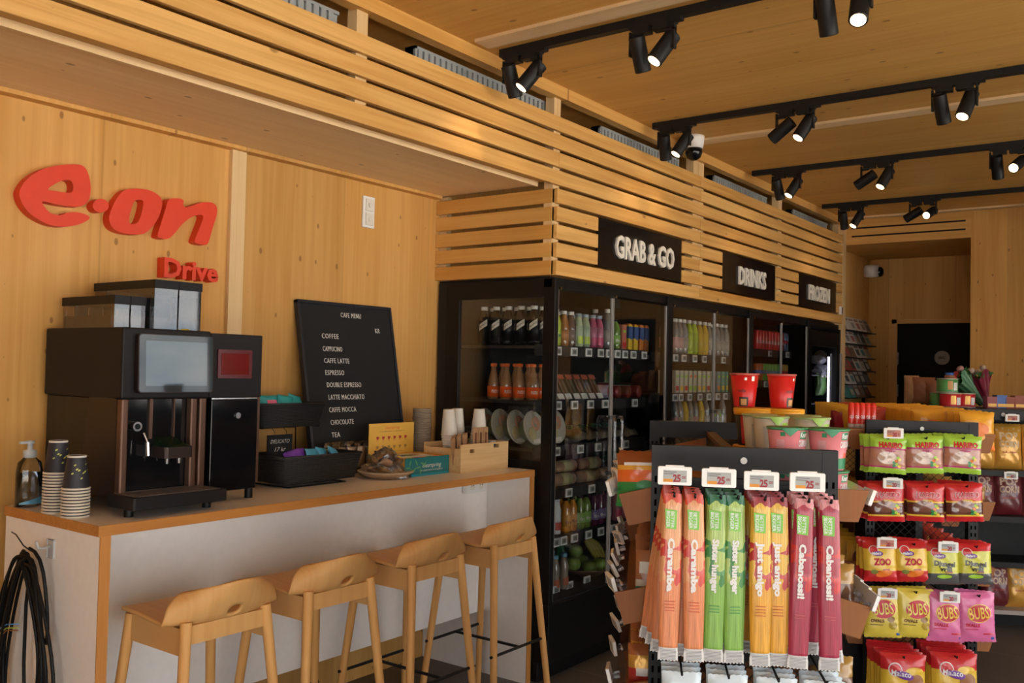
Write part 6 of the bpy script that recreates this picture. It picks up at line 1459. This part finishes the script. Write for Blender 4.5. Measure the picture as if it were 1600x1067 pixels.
# ---------------- third rack: popcorn
t_ = thing('popcorn_rack', 'black shelf rack at the right edge with big popcorn bags', 'display rack', G3.w(0, 0, 0), RZ)
for x in (.02, .62):
    MB().box(x, x+.03, .0, .03, .10, RH).build('post', rackm, t_)
MB().box(.02, .65, .001, .02, RH-.065, RH).box(-.25, .65, .02, .55, RH-.012, RH).build('top_bar', rackm, t_)
MB().cone((.232, .001, RH-.032), (.232, -.004, RH-.032), .012, .012, 16).build('round_button', wht, t_)
MB().box(-.22, .65, .25, .27, .10, RH-.013).build('back_panel', black, t_)
for z in (.985, .70, .42): MB().box(.02, .65, -.02, .25, z-.02, z).box(.02, .65, -.024, -.02, z-.035, z).build('shelf', rackm, t_)
MB().box(.0, .66, -.03, .25, .10, .125).build('base_shelf', mat('shelf_pale', (.42, .36, .32), .5), t_); MB().box(.03, .63, .12, .25, 0, .10).build('plinth', black, t_)
KP1, KP2 = mk_pop(goldb), mk_pop(maroon, tc=mat('pop_cream2', (.62, .42, .30), .4))
for (K, nme, px_, z, lvl) in ((KP1, 'golden', 1575, .986, 'top'), (KP1, 'golden', 1533, .986, 'top'), (KP1, 'golden', 1622, .986, 'top'), (KP2, 'dark red', 1576, .701, 'middle'), (KP2, 'dark red', 1533, .701, 'middle'), (KP2, 'dark red', 1621, .701, 'middle'), (KP1, 'golden', 1596, .126, 'bottom'), (KP2, 'dark red', 1558, .126, 'bottom')):
    x, _ = G3.on(px_, 700, .08); K.put(G3.w(x, .085, z), '%s popcorn bag on the %s shelf of the right rack, %s' % (nme, lvl, 'nearest the candy rack' if px_ < 1560 else 'at photo edge' if px_ > 1600 else 'fully facing the viewer'), RZ+.05, '%s popcorn bags' % nme, rot=(-.10, 0, RZ+.03))
for i, (px_, py_) in enumerate(((1582, 653), (1580, 743))):
    x, z = G3.on(px_, py_, -.03); price_tag(G3, x, z, -.03, .98, '30', 'white price tag above the %s popcorn bags' % ('golden', 'dark red')[i], 'popcorn price tags', redd=i == 0)
MB().prism([(0, .0), (.10, .0), (.115, .09), (0, .09)], .0, .01, axis='Y').build('bin_end', bin_wood, t_, M=Matrix.Translation((-.12, .02, .62)))
def tin(c, pic):
    def mk():
        t2 = thing('candy_tin', '', 'tin'); r, h = .064, .092
        MB().lathe([(0, 0), (r*.98, 0), (r, .003), (r, h)], n=30).build('tin_body', c, t2); MB().lathe([(r*1.03, 0), (r*1.03, .005), (r, .006)], n=30).build('bottom_rim', mat('tin_rim', (.6, .6, .55), .3, .5), t2)
        MB().lathe([(r*1.03, h-.006), (r*1.03, h), (0, h+.001)], n=30).build('lid', mat('tin_lid', (.55, .55, .45), .35, .3), t2)
        band_(t2, h, r/.985, r, .015, .065, AF+.35, AF+.85, wht, 'label'); band_(t2, h, r/.985, r, .02, .075, AF-.25, AF+.25, pic, 'picture'); return t2
    return Kind(mk)
TR, TG = tin(mat('tin_red', (.58, .02, .03), .35), gold), tin(mat('tin_green', (.10, .34, .10), .35), mat('tin_fruit', (.55, .25, .04), .4))
for K, nme, px_, ly, z, lab in ((TR, 'red', 1485, .18, RH+.001, 'left red candy tin under the green tin'), (TR, 'red', 1507, .24, RH+.001, 'right red candy tin beside the flower bouquet'), (TG, 'green', 1469, .33, RH+.001, 'green candy tin half hidden at the bottom left of the tin pile'), (TG, 'green', 1480, .23, RH+.095, 'green candy tin topmost of the tin pile')):
    x, _ = G3.on(px_, 620, ly); K.put(G3.w(x, ly, z), lab, RZ, 'candy tins on the rack top')
x, z = G3.on(1482, 586, .26)
t2 = thing('jar', 'small jar with blue lid on top of the green tin', 'jar', G3.w(x, .24, RH+.189)); MB().lathe([(0, 0), (.03, 0), (.032, .01), (.026, .02)], n=16).build('jar_body', mat('jar_brown', (.3, .12, .05)), t2); MB().lathe([(.027, .02), (.027, .036), (0, .037)], n=16).build('lid', blue, t2)
def bouquet(lab, base, top, cw_, cf, n, seed):
    base = Vector(base); top = Vector(top); d = top-base; L_ = d.length; q = d.to_track_quat('Z', 'Y')
    t2 = thing('flower_bouquet', lab, 'bouquet', base, rot=q.to_euler()); r2 = random.Random(seed)
    m_ = MB(); m_.sheet(lambda u, v: ((.018+.055*v**1.3)*(1+.12*math.sin(u*2*PI*7+v*4))*math.cos(2*PI*u), (.018+.055*v**1.3)*(1+.12*math.sin(u*2*PI*7+v*4))*math.sin(2*PI*u), v*L_*.88+.03*math.sin(u*2*PI*4)*v), 48, 8); m_.build('wrapping_paper', cw_, t2)
    for i in range(n):
        a = 2*PI*i/n+.3; rr_ = .045 if i else 0; MB().lathe([(0, 0), (.018, .006), (.024, .02), (.018, .034), (.006, .038), (0, .036)], n=10, c=(rr_*math.cos(a), rr_*math.sin(a), L_*.86+.02*(i % 2))).build('flower', cf[i % len(cf)], t2)
    m_ = MB()
    for i in range(40):
        a = r2.uniform(0, 6.28); rr_ = r2.uniform(.02, .085); c = Vector((rr_*math.cos(a), rr_*math.sin(a), L_*(.80+.14*r2.random()))); u_ = Vector((r2.uniform(-1, 1), r2.uniform(-1, 1), r2.uniform(-.2, 1))).normalized()*.022; v_ = u_.orthogonal().normalized()*.008; m_.add([c-u_, c+v_, c+u_, c-v_], [(0, 1, 2, 3)])
    m_.build('leaves', mat('leaf_green', (.06, .22, .05), .5), t2)
    m_ = MB()
    for i in range(5): m_.cone((.006*i-.012, .004*(i % 2), 0), (.006*i-.012, .004*(i % 2), L_*.8), .0025, .0025, 5)
    m_.build('stems', mat('stem_green', (.05, .12, .03), .6), t2)
    return t2
xa, za = G3.on(1535, 628, .42); xb, zb = G3.on(1492, 583, .42)
bouquet('big flower bouquet in green paper leaning left on the rack top', G3.w(xa, .42, RH+.015), G3.w(xb, .42, zb), mat('paper_green', (.07, .19, .09), .35), [mat('rose_red', (.45, .04, .04), .5), mat('rose_pink', (.45, .22, .20), .5)], 5, 1)
xa, za = G3.on(1541, 625, .50); xb, zb = G3.on(1527, 578, .50)
bouquet('slim dark red wrapped bouquet behind the green one', G3.w(xa, .50, RH+.01), G3.w(xb, .50, zb), mat('paper_wine', (.18, .01, .03), .35), [mat('rose_pale', (.42, .30, .24), .5)], 4, 2)
for i, (px_, c, cn) in enumerate(((1547, dred, 'dark red'), (1562, blue, 'navy blue'), (1574, mat('box_rust', (.28, .05, .02)), 'rust red'), (1590, mat('box_rust', (.28, .05, .02)), 'rust red'))):
    x, _ = G3.on(px_, 628, .20); t2 = thing('sweets_box', '%s box on top of the popcorn rack, %s from the flowers' % (cn, ORD[i]), 'box', G3.w(x, .20, RH+.001), RZ, 'boxes on the popcorn rack')
    MB().rbox(-.032, .032, -.04, .04, 0, .075+.01*(i % 2), .004).build('box', c, t2); MB().box(-.025, .025, -.041, -.040, .01, .03).build('label', gold, t2)
# brown paper bags and boxes behind the second rack
for i, (px_, w_, h_) in enumerate(((1424, .10, .20), (1443, .15, .19), (1458, .12, .17))):
    p = on(px_, 640, 0, 6.75); 
    t2 = thing('paper_bag', 'brown paper bag behind the orange chip bags, %s from the left' % ORD[i], 'paper bag', (p.x, p.y, RH), RZ, 'brown paper bags'); b = Bag(w_, h_, .09, 70+i); b.build([(1, (kraft, mat('paper_rust', (.25, .09, .04), .7), mat('paper_rust', (.2, .1, .05)))[i])], t2)
t2 = thing('bakery_table', 'dark low cabinet behind the racks carrying the brown paper bags', 'cabinet', (6.75, on(1440, 640, 0, 6.75).y, 0), RZ)
MB().box(-.15, .14, -.1, .2, .08, RH-.03).build('body', black, t2); MB().box(-.16, .15, -.11, .21, RH-.03, RH-.001).build('top', rackm, t2); MB().box(-.13, .12, -.08, .18, 0, .08).build('plinth', black, t2)

# ---------------- magazine rack on the alcove side wall
t_ = thing('magazine_rack', 'tall black wire rack of magazines and cards in the alcove', 'magazine rack', (8.62, AY1, 0))
MRW = .85
for x in (0, MRW): MB().box(x-.01, x+.01, -.03, -.002, 1.0, 2.10).build('side_rail', black, t_)
tops = [1.985, 1.86, 1.735, 1.61, 1.485, 1.36]
for z in tops: MB().tube([(0, -.02, z), (0, -.13, z-.01), (MRW, -.13, z-.01), (MRW, -.02, z)], .004, 6).box(0, MRW, -.13, -.012, z-.016, z-.012).build('wire_tray', black, t_)
pr = random.Random(4)
mc = [mat('mag_white', (.55, .50, .46), .4), mat('mag_grey', (.22, .20, .19), .4), mat('mag_red', (.32, .05, .04), .4), mat('mag_brown', (.20, .10, .06), .4), mat('mag_dark', (.05, .05, .05), .4), mat('mag_teal', (.06, .22, .20), .4), mat('mag_cream', (.45, .38, .28), .4)]
pal = [(0, 0, 1), (0, 1, 6), (3, 0, 6), (2, 0, 4), (0, 4, 1), (5, 3, 4)]
for r, z in enumerate(tops):
    for i in range(5):
        c = mc[pal[r][i*3//5]]; x = 8.62+.09+i*.165
        t2 = thing('magazine', 'magazine on the %s tier of the alcove rack, %s from the left' % (ORD[r], ORD[i]), 'magazine', (x, AY1-.105, z-.010), 0, 'magazines in the alcove rack', rot=(-.42, 0, 0))
        MB().box(-.072, .072, 0, .008, 0, .145).build('cover', c, t2); MB().box(-.06, .06, -.001, 0, .105, .13).build('title_bar', mc[(pal[r][i*3//5]+3) % 7], t2); MB().box(-.045, .045, -.001, 0, .03, .09).build('cover_picture', mc[(i+r) % 7], t2)
